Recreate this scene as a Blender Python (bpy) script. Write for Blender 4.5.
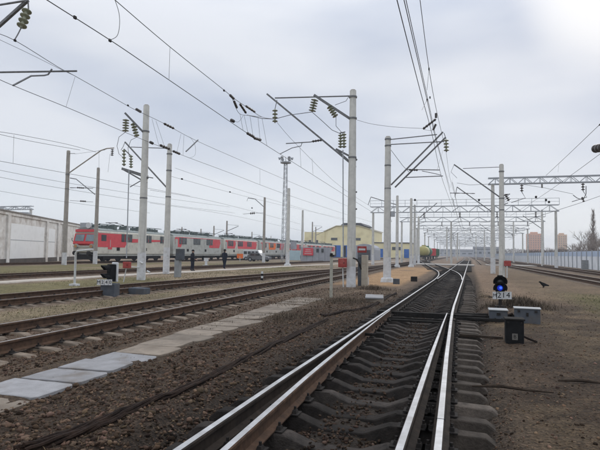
import bpy, bmesh, math, random
import numpy as np
from mathutils import Vector, Matrix, Quaternion

random.seed(7)
rng = np.random.default_rng(11)
scene = bpy.context.scene
for o in list(bpy.data.objects):
    bpy.data.objects.remove(o)
COL = scene.collection

# ------------------------------------------------------------------ camera
F_PX, HCAM = 520.0, 1.68                       # focal length in pixels of the 600x450 photograph
VPX, VPY, ROLL = 464.0, 255.0, math.radians(0.9)   # vanishing point of the main track, roll
_c, _s = math.cos(ROLL), math.sin(ROLL)
_x, _y = VPX-300, -(VPY-225)
_xu, _yu = _x*_c-_y*_s, _x*_s+_y*_c
PITCH = math.atan2(-_yu, F_PX)
YAW = math.atan2(_xu*math.cos(PITCH), F_PX)
_R = Vector((math.cos(YAW), math.sin(YAW), 0)); _Fh = Vector((-math.sin(YAW), math.cos(YAW), 0))
CF = _Fh*math.cos(PITCH)+Vector((0, 0, math.sin(PITCH))); _U = _R.cross(CF)
CR = _R*_c+_U*_s; CU = -_R*_s+_U*_c
CP = Vector((0, 0, HCAM))
cd = bpy.data.cameras.new('camera'); cam = bpy.data.objects.new('camera', cd); COL.objects.link(cam)
m3 = Matrix((CR, CU, -CF)).transposed()
cam.matrix_world = Matrix.Translation(CP) @ m3.to_4x4()
cd.sensor_width = 36; cd.lens = 36*F_PX/600; cd.clip_start = 0.05; cd.clip_end = 12000
scene.camera = cam

def ray(px, py): return CF+CR*((px-300)/F_PX)-CU*((py-225)/F_PX)
def G(px, py, z=0.0):
    d = ray(px, py); return CP+d*((z-HCAM)/d.z)
def AX(px, py, X):
    d = ray(px, py); return CP+d*(X/d.x)
def AY(px, py, Y):
    d = ray(px, py); return CP+d*(Y/d.y)

# ------------------------------------------------------------------ sky, sun, exposure
SUN_EL, SUN_AZ = math.radians(25.2), math.radians(14.6)   # azimuth from +Y towards +X
world = bpy.data.worlds.new('World'); scene.world = world; world.use_nodes = True
wt = world.node_tree; wt.nodes.clear()
def wn(t, **k):
    n = wt.nodes.new(t)
    for a, v in k.items(): setattr(n, a, v)
    return n
w_out = wn('ShaderNodeOutputWorld'); w_bg = wn('ShaderNodeBackground'); w_bg.inputs['Strength'].default_value = 0.1
w_sky = wn('ShaderNodeTexSky', sky_type='NISHITA', sun_disc=False, sun_elevation=SUN_EL, sun_rotation=SUN_AZ)
w_tc = wn('ShaderNodeTexCoord'); w_mp = wn('ShaderNodeMapping'); w_mp.inputs['Scale'].default_value = (1.0, 1.0, 3.2)
w_mp.inputs['Location'].default_value = (0.35, 0.1, 0.62)
w_nz = wn('ShaderNodeTexNoise'); w_nz.inputs['Scale'].default_value = 1.6; w_nz.inputs['Detail'].default_value = 4; w_nz.inputs['Roughness'].default_value = 0.45
w_rp = wn('ShaderNodeValToRGB'); e = w_rp.color_ramp.elements
e[0].position = 0.38; e[0].color = (.52, .575, .69, 1); e[1].position = 0.60; e[1].color = (.77, .795, .85, 1)
# bright thin strip of cloud low over the horizon
w_sp = wn('ShaderNodeSeparateXYZ'); w_hr = wn('ShaderNodeMapRange'); w_hr.interpolation_type = 'SMOOTHSTEP'
w_hr.inputs[1].default_value = 0.0; w_hr.inputs[2].default_value = 0.21; w_hr.inputs[3].default_value = 0.95; w_hr.inputs[4].default_value = 0.0
w_mxh = wn('ShaderNodeMix', data_type='RGBA'); w_mxh.inputs[7].default_value = (.86, .895, .925, 1)
# veiled sun behind the cloud
w_dot = wn('ShaderNodeVectorMath', operation='DOT_PRODUCT')
w_dot.inputs[1].default_value = (math.sin(SUN_AZ)*math.cos(SUN_EL), math.cos(SUN_AZ)*math.cos(SUN_EL), math.sin(SUN_EL))
w_gl = wn('ShaderNodeMapRange'); w_gl.interpolation_type = 'SMOOTHERSTEP'
w_gl.inputs[1].default_value = 0.985; w_gl.inputs[2].default_value = 1.0; w_gl.inputs[3].default_value = 0.0; w_gl.inputs[4].default_value = 0.6
w_mxg = wn('ShaderNodeMix', data_type='RGBA'); w_mxg.inputs[7].default_value = (1.10, 1.08, 1.05, 1)
w_sc = wn('ShaderNodeVectorMath', operation='SCALE'); w_sc.inputs[3].default_value = 10.0
# overcast sky: brighter towards the zenith
w_zr = wn('ShaderNodeMapRange'); w_zr.interpolation_type = 'SMOOTHSTEP'; w_zr.inputs[1].default_value = .32; w_zr.inputs[2].default_value = 1.0; w_zr.inputs[3].default_value = 10.0; w_zr.inputs[4].default_value = 24.0
w_mx = wn('ShaderNodeMix', data_type='RGBA'); w_mx.inputs[0].default_value = 0.94
L = wt.links.new
L(w_tc.outputs['Generated'], w_mp.inputs[0]); L(w_mp.outputs[0], w_nz.inputs['Vector']); L(w_nz.outputs[0], w_rp.inputs[0])
L(w_tc.outputs['Generated'], w_sp.inputs[0]); L(w_sp.outputs[2], w_hr.inputs[0]); L(w_hr.outputs[0], w_mxh.inputs[0]); L(w_rp.outputs[0], w_mxh.inputs[6])
L(w_tc.outputs['Generated'], w_dot.inputs[0]); L(w_dot.outputs['Value'], w_gl.inputs[0]); L(w_gl.outputs[0], w_mxg.inputs[0]); L(w_mxh.outputs[2], w_mxg.inputs[6])
L(w_sp.outputs[2], w_zr.inputs[0]); L(w_zr.outputs[0], w_sc.inputs[3]); L(w_mxg.outputs[2], w_sc.inputs[0]); L(w_sc.outputs[0], w_mx.inputs[7]); L(w_sky.outputs[0], w_mx.inputs[6])
L(w_mx.outputs[2], w_bg.inputs[0]); L(w_bg.outputs[0], w_out.inputs[0])
sd = bpy.data.lights.new('sun', 'SUN'); sd.energy = 0.7; sd.angle = math.radians(25); sd.color = (1, .95, .88)
sun = bpy.data.objects.new('sun', sd); COL.objects.link(sun)
sdir = Vector((math.sin(SUN_AZ)*math.cos(SUN_EL), math.cos(SUN_AZ)*math.cos(SUN_EL), math.sin(SUN_EL)))
sun.rotation_euler = (-sdir).to_track_quat('-Z', 'Y').to_euler(); sun.location = (0, 0, 50)
vs = scene.view_settings; vs.view_transform = 'Standard'; vs.look = 'None'; vs.gamma = 1; vs.exposure = 0.08
vs.use_curve_mapping = False

# ------------------------------------------------------------------ materials
MATS = {}
def mat(name, a, b=None, rough=.85, scale=6., metal=0., bump=0., bscale=None, detail=6, attr=None, spec=.3, emit=None, objvar=0., stain=None):
    if name in MATS: return MATS[name]
    m = bpy.data.materials.new(name); m.use_nodes = True; t = m.node_tree; n = t.nodes; l = t.links.new
    bs = n['Principled BSDF']; bs.inputs['Roughness'].default_value = rough; bs.inputs['Metallic'].default_value = metal
    bs.inputs['Specular IOR Level'].default_value = spec
    tc = n.new('ShaderNodeTexCoord'); nz = n.new('ShaderNodeTexNoise'); nz.inputs['Scale'].default_value = scale
    nz.inputs['Detail'].default_value = detail; nz.inputs['Roughness'].default_value = .65
    l(tc.outputs['Object'], nz.inputs['Vector'])
    b = b or tuple(x*.72 for x in a)
    rp = n.new('ShaderNodeValToRGB'); rp.color_ramp.elements[0].position = .32; rp.color_ramp.elements[1].position = .68
    rp.color_ramp.elements[0].color = (*b, 1); rp.color_ramp.elements[1].color = (*a, 1)
    l(nz.outputs[0], rp.inputs[0]); out = rp.outputs[0]
    if attr:
        at = n.new('ShaderNodeAttribute'); at.attribute_name = attr
        mx = n.new('ShaderNodeMix'); mx.data_type = 'RGBA'; mx.blend_type = 'MULTIPLY'; mx.inputs[0].default_value = 1
        l(out, mx.inputs[6]); l(at.outputs['Color'], mx.inputs[7]); out = mx.outputs[2]
    if stain:
        st = n.new('ShaderNodeTexNoise'); st.inputs['Scale'].default_value = stain[1]; st.inputs['Detail'].default_value = 5
        mp = n.new('ShaderNodeMapping'); mp.inputs['Scale'].default_value = stain[3] if len(stain) > 3 else (1, 1, 1)
        l(tc.outputs['Object'], mp.inputs[0]); l(mp.outputs[0], st.inputs['Vector'])
        r2 = n.new('ShaderNodeMapRange'); r2.inputs[1].default_value = .52; r2.inputs[2].default_value = .72; r2.inputs[4].default_value = stain[2]
        l(st.outputs[0], r2.inputs[0])
        mx = n.new('ShaderNodeMix'); mx.data_type = 'RGBA'; l(r2.outputs[0], mx.inputs[0]); l(out, mx.inputs[6]); mx.inputs[7].default_value = (*stain[0], 1); out = mx.outputs[2]
    if objvar:
        oi = n.new('ShaderNodeObjectInfo'); r3 = n.new('ShaderNodeMapRange'); r3.inputs[3].default_value = 1-objvar; r3.inputs[4].default_value = 1+objvar
        l(oi.outputs['Random'], r3.inputs[0]); hs = n.new('ShaderNodeHueSaturation'); l(r3.outputs[0], hs.inputs['Value']); l(out, hs.inputs['Color']); out = hs.outputs[0]
    l(out, bs.inputs['Base Color'])
    if bump:
        n2 = n.new('ShaderNodeTexNoise'); n2.inputs['Scale'].default_value = bscale or scale*4; n2.inputs['Detail'].default_value = 5
        l(tc.outputs['Object'], n2.inputs['Vector']); bp = n.new('ShaderNodeBump'); bp.inputs['Strength'].default_value = bump; bp.inputs['Distance'].default_value = .02
        l(n2.outputs[0], bp.inputs['Height']); l(bp.outputs[0], bs.inputs['Normal'])
    if emit:
        bs.inputs['Emission Color'].default_value = (*emit[0], 1); bs.inputs['Emission Strength'].default_value = emit[1]
    MATS[name] = m; return m

M_RAILTOP = mat('polished_rail', (.56, .56, .56), (.34, .33, .32), rough=.45, metal=.7, scale=4, spec=.5)
M_RAILSIDE = mat('rusty_rail', (.105, .062, .040), (.045, .030, .022), rough=0.85, scale=7, bump=.3, spec=0.08)
M_RAILDARK = mat('oily_rail', (.050, .038, .030), (.020, .017, .015), rough=0.85, scale=5, bump=.3, spec=0.08)
M_RAILTOP2 = mat('dull_rail', (.32, .30, .28), (.19, .17, .15), rough=.6, metal=.45, scale=9, spec=.4)
M_SLEEPD = mat('oily_concrete', (.054, .045, .039), (.011, .010, .009), rough=0.85, scale=5, bump=.5, bscale=60, objvar=.4, stain=((.014, .013, .012), 2.0, .9), spec=0.08)
M_SLEEP = mat('sleeper_concrete', (.22, .175, .13), (.10, .075, .055), rough=.9, scale=5, bump=.4, bscale=50, objvar=.25, stain=((.08, .06, .045), 3, .8))
M_IRON = mat('dark_iron', (.045, .040, .036), (.018, .016, .015), rough=0.85, metal=.3, scale=12, bump=.2, spec=0.08)
M_STEELG = mat('grey_steel', (.40, .42, .44), (.29, .305, .32), rough=.6, metal=.2, scale=8)
M_ARM = mat('painted_arm', (.19, .195, .20), (.11, .11, .11), rough=.6, metal=.2, scale=10)
M_WIRE = mat('wire', (.15, .15, .155), (.09, .09, .09), rough=.6, metal=.4, scale=20)
M_INS = mat('insulator_glaze', (.30, .31, .22), (.17, .18, .12), rough=.3, scale=10, spec=.5)
M_INSD = mat('insulator_dark', (.06, .045, .04), (.03, .025, .02), rough=.35, scale=10, spec=.5)
M_CONC = mat('pole_concrete', (.62, .61, .56), (.47, .465, .43), rough=.9, scale=3, bump=.3, bscale=40, stain=((.24, .225, .20), 1.4, .75, (3, 3, .25)))
M_CONCB = mat('pole_concrete_brown', (.38, .345, .30), (.26, .24, .21), rough=.9, scale=3, bump=.3, bscale=40, stain=((.15, .13, .11), 1.2, .6, (3, 3, .25)))
M_WHITE = mat('whitewash', (.64, .65, .65), (.50, .50, .50), rough=.9, scale=5, bump=.2, stain=((.30, .28, .25), 2.2, .85))
M_SLABP = mat('slab_pale', (.285, .280, .282), (.205, .200, .198), rough=.7, scale=5, bump=.35, bscale=70, stain=((.15, .125, .10), 1.7, .85), objvar=.1)
M_SLABB = mat('slab_beige', (.255, .212, .165), (.14, .115, .09), rough=.9, scale=4, bump=.5, bscale=60, stain=((.09, .068, .05), 2.0, .85), objvar=.2)
M_BOXG = mat('grey_paint', (.095, .105, .12), (.065, .073, .085), rough=0.85, scale=5, stain=((.10, .085, .07), 3, .6), spec=0.08)
M_BOXL = mat('light_grey_paint', (.27, .285, .29), (.20, .21, .215), rough=.6, scale=4, stain=((.25, .22, .19), 3, .5))
M_BLACK = mat('black_paint', (.016, .016, .017), (.008, .008, .008), rough=0.85, scale=8, spec=0.08)
M_BLACKR = mat('black_bitumen', (.022, .020, .018), (.010, .009, .008), rough=0.85, scale=8, bump=.4, spec=0.08)
M_RED = mat('red_paint', (.36, .05, .042), (.25, .035, .03), rough=.6, scale=4, stain=((.30, .14, .12), 4, .6))
M_REDL = mat('train_red', (.60, .055, .06), (.48, .04, .045), rough=.5, scale=2)
M_PINKR = mat('faded_red', (.66, .075, .09), (.55, .055, .07), rough=.6, scale=2)
M_CREAM = mat('train_cream', (.60, .58, .50), (.48, .46, .40), rough=.55, scale=1.2, stain=((.28, .25, .21), 1.5, .6))
M_GREYT = mat('train_grey', (.46, .47, .44), (.36, .37, .34), rough=.55, scale=1.2, stain=((.2, .18, .16), 1.5, .6))
M_UNDER = mat('underframe', (.030, .026, .024), (.014, .013, .012), rough=0.85, scale=4, spec=0.08)
M_ROOFEQ = mat('roof_gear', (.13, .16, .15), (.07, .085, .08), rough=.7, scale=3)
M_ROOFL = mat('train_roof', (.27, .30, .28), (.17, .19, .18), rough=.7, scale=2, stain=((.12, .11, .10), 2, .7))
M_GLASS = mat('window_glass', (.045, .055, .06), (.025, .03, .035), rough=.12, scale=2, spec=.6)
M_GLASSP = mat('windscreen_glass', (.20, .25, .27), (.14, .18, .20), rough=.1, scale=2, spec=.6)
M_YEL = mat('yellow_render', (.82, .74, .45), (.74, .66, .39), rough=.9, scale=.4, stain=((.48, .40, .2), .3, .5))
M_BLUE = mat('blue_gate', (.02, .13, .46), (.015, .10, .36), rough=.6, scale=1)
M_ROOFD = mat('dark_roofing', (.07, .072, .078), (.04, .04, .045), rough=.8, scale=2)
M_BRICKP = mat('whitewashed_brick', (.78, .76, .72), (.56, .52, .47), rough=.95, scale=1.6, bump=.4, bscale=12, stain=((.30, .23, .18), .9, .6))
M_PANELW = mat('white_panel', (.86, .86, .84), (.78, .78, .76), rough=.7, scale=.8, stain=((.5, .48, .45), .8, .4))
M_ORANGE = mat('orange_brick', (.66, .30, .12), (.58, .26, .10), rough=.9, scale=.08)
M_TAN = mat('tan_brick', (.66, .40, .17), (.58, .34, .15), rough=.9, scale=.08)
M_FENW = mat('fence_white', (.80, .82, .84), (.70, .73, .76), rough=.6, scale=1.2, stain=((.42, .40, .37), .7, .5, (1, 1, .3)))
M_FENB = mat('fence_blue', (.50, .58, .70), (.42, .50, .62), rough=.6, scale=1.2)
M_WALLG = mat('concrete_wall', (.36, .37, .40), (.27, .28, .30), rough=.9, scale=1)
M_CYAN = mat('pale_blue_wall', (.45, .58, .62), (.38, .50, .54), rough=.9, scale=1)
M_BARK = mat('bare_branch', (.27, .225, .19), (.18, .15, .13), rough=.95, scale=3)
M_BUSH = mat('winter_brush', (.11, .085, .07), (.06, .048, .04), rough=.95, scale=.5)
M_FARW = mat('far_wood', (.10, .10, .095), (.06, .06, .06), rough=1, scale=.05)
M_STRAW = mat('dry_grass', (.19, .14, .08), (.10, .072, .042), rough=0.85, scale=2, spec=0.08)
M_GRASS = mat('green_grass', (.12, .135, .05), (.10, .095, .04), rough=.95, scale=1.5)
M_WEED = mat('dead_weed', (.13, .10, .07), (.055, .042, .030), rough=0.85, scale=6, spec=0.08)
M_OLDW = mat('wet_old_wood', (.055, .040, .029), (.022, .016, .012), rough=0.85, scale=8, bump=.4, spec=0.08)
M_CABLE = mat('muddy_cable', (.034, .021, .015), (.010, .007, .006), rough=0.85, scale=9, bump=.5, spec=0.08)
M_CLOTH = mat('dark_cloth', (.018, .020, .028), (.010, .011, .016), rough=0.85, scale=8, spec=0.08)
M_CLOTH2 = mat('navy_cloth', (.022, .026, .042), (.012, .014, .022), rough=0.85, scale=8, spec=0.08)
M_SKIN = mat('skin', (.46, .28, .21), (.40, .24, .18), rough=.6, scale=5)
M_HAIR = mat('dark_hair', (.018, .014, .012), (.01, .008, .007), rough=.7, scale=20)
M_VANW = mat('van_white', (.75, .77, .78), (.68, .7, .71), rough=.35, scale=1, spec=.5)
M_CARD = mat('car_dark', (.14, .145, .15), (.10, .105, .11), rough=.35, scale=1, spec=.5)
M_TYRE = mat('tyre', (.02, .02, .02), (.012, .012, .012), rough=0.85, scale=8, spec=0.08)
M_TANKY = mat('tank_yellow', (.42, .38, .14), (.30, .27, .10), rough=.6, scale=.5)
M_TANKG = mat('wagon_green', (.05, .15, .07), (.035, .11, .05), rough=.6, scale=.5)
M_ORNG = mat('orange_sign', (.80, .17, .03), (.7, .14, .025), rough=.6, scale=1)
M_STONE = mat('ballast_stone', (.105, .070, .047), (.044, .029, .019), rough=0.85, scale=9, attr='tint', bump=.3, bscale=60, spec=0.08)
M_BLAMP = mat('blue_lamp', (.02, .05, .5), (.02, .04, .4), rough=.2, scale=5, emit=((.012, .045, .8), .4))
M_BCORE = mat('blue_core', (.1, .2, .6), (.1, .2, .6), emit=((.06, .20, 1.0), .8))
M_PALEPIPE = mat('pale_pipe', (.55, .56, .55), (.42, .42, .41), rough=.7, scale=8)
M_GEND = mat('plate_white', (.62, .63, .63), (.52, .52, .52), rough=.6, scale=6)

# ------------------------------------------------------------------ mesh helpers
ORG = {}
def tag(o, label=None, cat=None, group=None, kind=None):
    if label: o['label'] = label
    if cat: o['category'] = cat
    if group: o['group'] = group
    if kind: o['kind'] = kind
    return o
def thing(name, loc, label, cat, group=None):
    o = bpy.data.objects.new(name, None); COL.objects.link(o); o.location = loc; o.empty_display_size = .2
    ORG[o.name] = Vector(loc); return tag(o, label, cat, group)

class MB:
    def __init__(s): s.v = []; s.f = []; s.mi = []
    def add(s, vs, fs, mi=0):
        k = len(s.v); s.v += [tuple(v) for v in vs]; s.f += [tuple(i+k for i in f) for f in fs]; s.mi += [mi]*len(fs); return s
    def box(s, c, d, rz=0, mi=0, top=1.0, rot=None):
        x, y, z = d[0]/2, d[1]/2, d[2]/2
        p = [Vector((sx*x*(top if sz > 0 else 1), sy*y*(top if sz > 0 else 1), sz*z)) for sz in (-1, 1) for sx, sy in ((-1, -1), (1, -1), (1, 1), (-1, 1))]
        R = rot if rot is not None else Matrix.Rotation(rz, 3, 'Z')
        return s.add([R@q+Vector(c) for q in p], [(3, 2, 1, 0), (4, 5, 6, 7), (0, 1, 5, 4), (1, 2, 6, 5), (2, 3, 7, 6), (3, 0, 4, 7)], mi)
    def cyl(s, a, b, r0, r1=None, n=8, mi=0, caps=True):
        a, b = Vector(a), Vector(b); r1 = r0 if r1 is None else r1; d = b-a
        q = d.to_track_quat('Z', 'Y').to_matrix()
        ring = [q@Vector((math.cos(2*math.pi*i/n), math.sin(2*math.pi*i/n), 0)) for i in range(n)]
        vs = [a+w*r0 for w in ring]+[b+w*r1 for w in ring]
        fs = [(i, (i+1) % n, n+(i+1) % n, n+i) for i in range(n)]
        if caps: fs += [tuple(range(n-1, -1, -1)), tuple(range(n, 2*n))]
        return s.add(vs, fs, mi)
    def bar(s, a, b, w, h=None, mi=0):
        a, b = Vector(a), Vector(b); h = h or w; d = b-a; q = d.to_track_quat('Z', 'Y').to_matrix()
        return s.box((a+b)/2, (w, h, d.length), mi=mi, rot=q)
    def tube(s, pts, r, n=5, mi=0):
        pts = [Vector(p) for p in pts]; rs = r if isinstance(r, (list, tuple)) else [r]*len(pts)
        vs = []; up = None
        for i, p in enumerate(pts):
            d = (pts[min(i+1, len(pts)-1)]-pts[max(i-1, 0)]).normalized()
            if up is None: up = Vector((0, 0, 1)) if abs(d.z) < .9 else Vector((1, 0, 0))
            sd = d.cross(up).normalized(); u2 = sd.cross(d).normalized(); up = u2
            vs += [p+(sd*math.cos(2*math.pi*k/n)+u2*math.sin(2*math.pi*k/n))*rs[i] for k in range(n)]
        fs = [(i*n+k, i*n+(k+1) % n, (i+1)*n+(k+1) % n, (i+1)*n+k) for i in range(len(pts)-1) for k in range(n)]
        fs += [tuple(range(n-1, -1, -1)), tuple(range((len(pts)-1)*n, len(pts)*n))]
        return s.add(vs, fs, mi)
    def lathe(s, a, b, prof, n=12, mi=0):       # prof: list of (t along a->b, radius)
        a, b = Vector(a), Vector(b); d = b-a; q = d.to_track_quat('Z', 'Y').to_matrix(); vs = []
        for t, r in prof: vs += [a+d*t+q@Vector((math.cos(2*math.pi*i/n)*r, math.sin(2*math.pi*i/n)*r, 0)) for i in range(n)]
        fs = [(j*n+i, j*n+(i+1) % n, (j+1)*n+(i+1) % n, (j+1)*n+i) for j in range(len(prof)-1) for i in range(n)]
        fs += [tuple(range(n-1, -1, -1)), tuple(range((len(prof)-1)*n, len(prof)*n))]
        return s.add(vs, fs, mi)
    def prism(s, poly, off, mi=0):              # poly: 3d points, extruded by vector off
        poly = [Vector(p) for p in poly]; n = len(poly); o = Vector(off)
        return s.add(poly+[p+o for p in poly], [tuple(range(n-1, -1, -1)), tuple(range(n, 2*n))]+[(i, (i+1) % n, n+(i+1) % n, n+i) for i in range(n)], mi)
    def mesh(s, name, mats, org=(0, 0, 0), smooth=False):
        me = bpy.data.meshes.new(name); og = Vector(org)
        me.from_pydata([Vector(v)-og for v in s.v], [], s.f)
        for m in (mats if isinstance(mats, (list, tuple)) else [mats]): me.materials.append(m)
        me.polygons.foreach_set('material_index', s.mi)
        bm = bmesh.new(); bm.from_mesh(me); bmesh.ops.recalc_face_normals(bm, faces=bm.faces); bm.to_mesh(me); bm.free()
        if smooth:
            me.polygons.foreach_set('use_smooth', [True]*len(me.polygons))
            try: me.set_sharp_from_angle(angle=math.radians(40))
            except Exception: pass
        me.update(); return me
    def build(s, name, mats, parent=None, org=None, smooth=False, kind=None, label=None):
        og = ORG[parent.name] if parent is not None else Vector(org if org is not None else (0, 0, 0))
        o = bpy.data.objects.new(name, s.mesh(name, mats, og, smooth)); COL.objects.link(o)
        if parent is not None: o.parent = parent; ORG[o.name] = og
        else: o.location = og; ORG[o.name] = og
        return tag(o, label=label, kind=kind)
def one(mb, name, mats, label, cat, org=(0, 0, 0), group=None, smooth=False, kind=None):
    o = mb.build(name, mats, org=org, smooth=smooth); return tag(o, label, cat, group, kind)
def bevel(o, w=.02, seg=2):
    b = o.modifiers.new('bevel', 'BEVEL'); b.width = w; b.segments = seg; b.limit_method = 'ANGLE'; return o
def text_mesh(parent, txt, size, loc, right, up, m, name='lettering', depth=.002):
    cu = bpy.data.curves.new('t', 'FONT'); cu.body = txt; cu.size = size; cu.align_x = 'CENTER'; cu.align_y = 'CENTER'; cu.extrude = depth
    ob = bpy.data.objects.new('t', cu); COL.objects.link(ob)
    me = bpy.data.meshes.new_from_object(ob.evaluated_get(bpy.context.evaluated_depsgraph_get()))
    bpy.data.objects.remove(ob); bpy.data.curves.remove(cu)
    r, u = Vector(right).normalized(), Vector(up).normalized(); nrm = r.cross(u)
    mw = Matrix((r, u, nrm)).transposed().to_4x4(); mw.translation = Vector(loc)-ORG[parent.name]
    me.transform(mw); me.materials.clear(); me.materials.append(m)
    o = bpy.data.objects.new(name, me); COL.objects.link(o); o.parent = parent; ORG[o.name] = ORG[parent.name]; return o

# value noise in numpy
_perm = rng.random((256, 256))
def vnoise(x, y):
    xi, yi = np.floor(x).astype(int), np.floor(y).astype(int); fx, fy = x-xi, y-yi
    fx = fx*fx*(3-2*fx); fy = fy*fy*(3-2*fy)
    g = lambda i, j: _perm[i & 255, j & 255]
    return (g(xi, yi)*(1-fx)+g(xi+1, yi)*fx)*(1-fy)+(g(xi, yi+1)*(1-fx)+g(xi+1, yi+1)*fx)*fy
def fbm(x, y, o=4):
    a, s, t = 1., 0., 0.
    for k in range(o):
        s = s+a*vnoise(x+17.3*k, y-9.1*k); t += a; a *= .5; x = x*2.03; y = y*2.03
    return s/t
def sstep(a, b, x):
    t = np.clip((x-a)/(b-a), 0, 1); return t*t*(3-2*t)

# ------------------------------------------------------------------ track geometry (X of a rail as a function of Y)
def interp(pts):
    xs = np.array([p[0] for p in pts], float); ys = np.array([p[1] for p in pts], float)
    k = 0.0115
    def f(y):
        y = np.asarray(y, float); r = np.interp(y, xs, ys)
        return r
    return f
LO = interp([(-4, -2.05), (6, -2.035), (10, -1.975), (16, -1.875), (30, -1.69), (90, -1.0), (200, .3), (1200, 1.2)])
RO_near = interp([(-4, -.08), (0, -.145), (4, -.19), (8, -.245), (12, -.278), (14, -.288), (16, -.28)])
def RO(y):
    y = np.asarray(y, float); return np.where(y < 16, RO_near(y), LO(y)+1.595)
TOE = 13.9
def LI(y): y = np.asarray(y, float); return LO(y)+.02+.30*np.clip((TOE-y)/10.2, 0, 2)**1.25
def RI(y): y = np.asarray(y, float); return RO(y)-(.125+.155*np.clip((TOE-y)/9.8, 0, 2))
def CM(y): return LO(y)+.797
def off2(y):
    y = np.asarray(y, float); a = np.clip(y-31, 0, 22); b = np.clip(y-53, 0, 60); c = np.clip(y-113, 0, 30)
    return -(a*a/390)-b*.113-c*.113+(c*c)*.113/60
L1C = interp([(-6, -7.35), (0, -7.55), (25, -8.3), (60, -9.3), (120, -9.6), (1200, -9.6)])
def L2C(y):
    y = np.asarray(y, float); t = sstep(18, 75, y); base = -13.35+.02*(y-11); return base*(1-t)+L1C(y)*t

# ------------------------------------------------------------------ ground
def ground_z(x, y):
    z = (fbm(x*.5, y*.5, 3)-.5)*.07
    near = np.exp(-(np.maximum(y-2, 0)/28.))
    z = z+(fbm(x*6+40, y*6, 3)-.5)*.06*near
    cm = CM(y)
    bed = 1-sstep(1.30, 1.75, np.abs(x-cm)); z = z*(1-bed*.6)-.155*bed+.045*np.exp(-((x-cm)/.30)**4)*bed
    for c in (L1C(y), L2C(y)):
        b = 1-sstep(1.2, 2.2, np.abs(x-c)); z = z*(1-b)+(-.03)*b
    # slab path bed and low bank by the right-hand signal
    z = z+.05*np.exp(-((x-1.7)**2/.5+(y-17.2)**2/2.0))
    return z
def gz(x, y): return float(ground_z(np.array([x], float), np.array([y], float))[0])

def axis(lo, a, b, hi, st, g):
    c = list(np.arange(a, b, st)); s = st
    while c[-1] < hi: s *= g; c.append(c[-1]+s)
    s = st; l = [a]
    while l[-1] > lo: s *= g; l.append(l[-1]-s)
    return np.array(l[:0:-1]+c)
gx = axis(-2500, -9, 3.5, 2500, .09, 1.045)
gy = axis(-12, 2.4, 11, 4500, .08, 1.022)
XX, YY = np.meshgrid(gx, gy, indexing='ij'); xf, yf = XX.ravel(), YY.ravel()
zf = ground_z(xf, yf)*np.exp(-np.maximum(np.hypot(xf, yf)-60, 0)/60)
def mixc(c, col, m): m = m[:, None]; return c*(1-m)+np.array(col)[None, :]*m
nA, nB, nC = fbm(xf*.35, yf*.35, 4), fbm(xf*1.3+9, yf*1.3, 4), fbm(xf*.06+3, yf*.06+5, 3)
cmv = CM(yf)
c = np.tile(np.array([.165, .130, .100]), (len(xf), 1))
right = sstep(.2, .9, xf)
c = mixc(c, (.105, .078, .055), right*.95)
c = mixc(c, (.175, .138, .090), right*sstep(.42, .62, nA)*(.5+.45*sstep(6, 16, yf)))
c = mixc(c, (.062, .046, .034), right*sstep(.46, .66, nB)*.7)
c = mixc(c, (.19, .15, .105), right*sstep(16, 28, yf)*.7)
c = mixc(c, (.125, .125, .055), right*sstep(.46, .62, fbm(xf*.35+31, yf*.2+2, 3))*sstep(3.2, 4.8, xf)*sstep(11, 14, yf)*(1-sstep(22, 30, yf))*.8)
c = mixc(c, (.235, .178, .132), sstep(.6, 1.1, xf)*(1-sstep(2.3, 3.2, xf))*sstep(19, 26, yf)*.75)
left = 1-sstep(-3.3, -2.9, xf)
c = mixc(c, (.070, .053, .042), left*(1-sstep(-4.3, -3.9, xf))*0+(1-sstep(-2.9, -2.3, xf))*sstep(-4.9, -4.2, xf)*(1-sstep(12, 26, yf))*.8)
c = mixc(c, (.30, .245, .18), (1-sstep(-9.8, -9.0, xf))*(.35+.6*sstep(.42, .62, nA)))
c = mixc(c, (.105, .082, .062), left*sstep(.50, .66, nB)*.5)
# dry turf and grass strips between the left-hand tracks
gs = sstep(.36, .58, fbm(xf*.16+7, yf*.1, 4))
for a, b, k in ((-20.2, -14.9, .85), (-40, -26.8, .85), (-12.0, -9.6, .35), (-6.9, -4.0, .0)):
    s_ = sstep(a, a+.8, xf)*(1-sstep(b-.8, b, xf)); c = mixc(c, (.185, .175, .085), s_*gs*k)
    c = mixc(c, (.33, .275, .185), s_*(1-gs)*k*.7)
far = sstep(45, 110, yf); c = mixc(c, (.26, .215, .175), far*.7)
# loose orange sand between the posts
sand = sstep(-8.2, -6.6, xf)*(1-sstep(-3.6, -2.9, xf))*sstep(26, 29, yf)*(1-sstep(62, 76, yf))
c = mixc(c, (.40, .28, .165), sand*sstep(.25, .45, nA+.1)*.95)
# track beds
bed = 1-sstep(1.35, 1.9, np.abs(xf-cmv)-.0)
c = mixc(c, (.042, .036, .031), bed*(1-sstep(30, 60, yf)*.5)*.95)
for cc, w in ((L1C(yf), 1.3), (L2C(yf), 1.3), (-24.5+0*yf, 1.6), (8.6+0*yf, 1.5), (12.6+0*yf, 1.5)):
    b = 1-sstep(w-.2, w+.8, np.abs(xf-cc)); c = mixc(c, (.140, .108, .084), b*.8)
_lf = 1-sstep(-9.5, -8.0, xf); c = c*(np.array([[.86, .77, .68]])*(1-_lf[:, None])+np.array([[.84, .78, .72]])*_lf[:, None])
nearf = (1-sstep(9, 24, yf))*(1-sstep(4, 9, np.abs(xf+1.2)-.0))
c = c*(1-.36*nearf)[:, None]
me = bpy.data.meshes.new('ground'); nx, ny = len(gx), len(gy)
ii = np.arange(nx*ny).reshape(nx, ny); q = np.stack([ii[:-1, :-1], ii[1:, :-1], ii[1:, 1:], ii[:-1, 1:]], -1).reshape(-1, 4)
me.vertices.add(nx*ny); me.vertices.foreach_set('co', np.stack([xf, yf, zf], 1).ravel())
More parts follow.
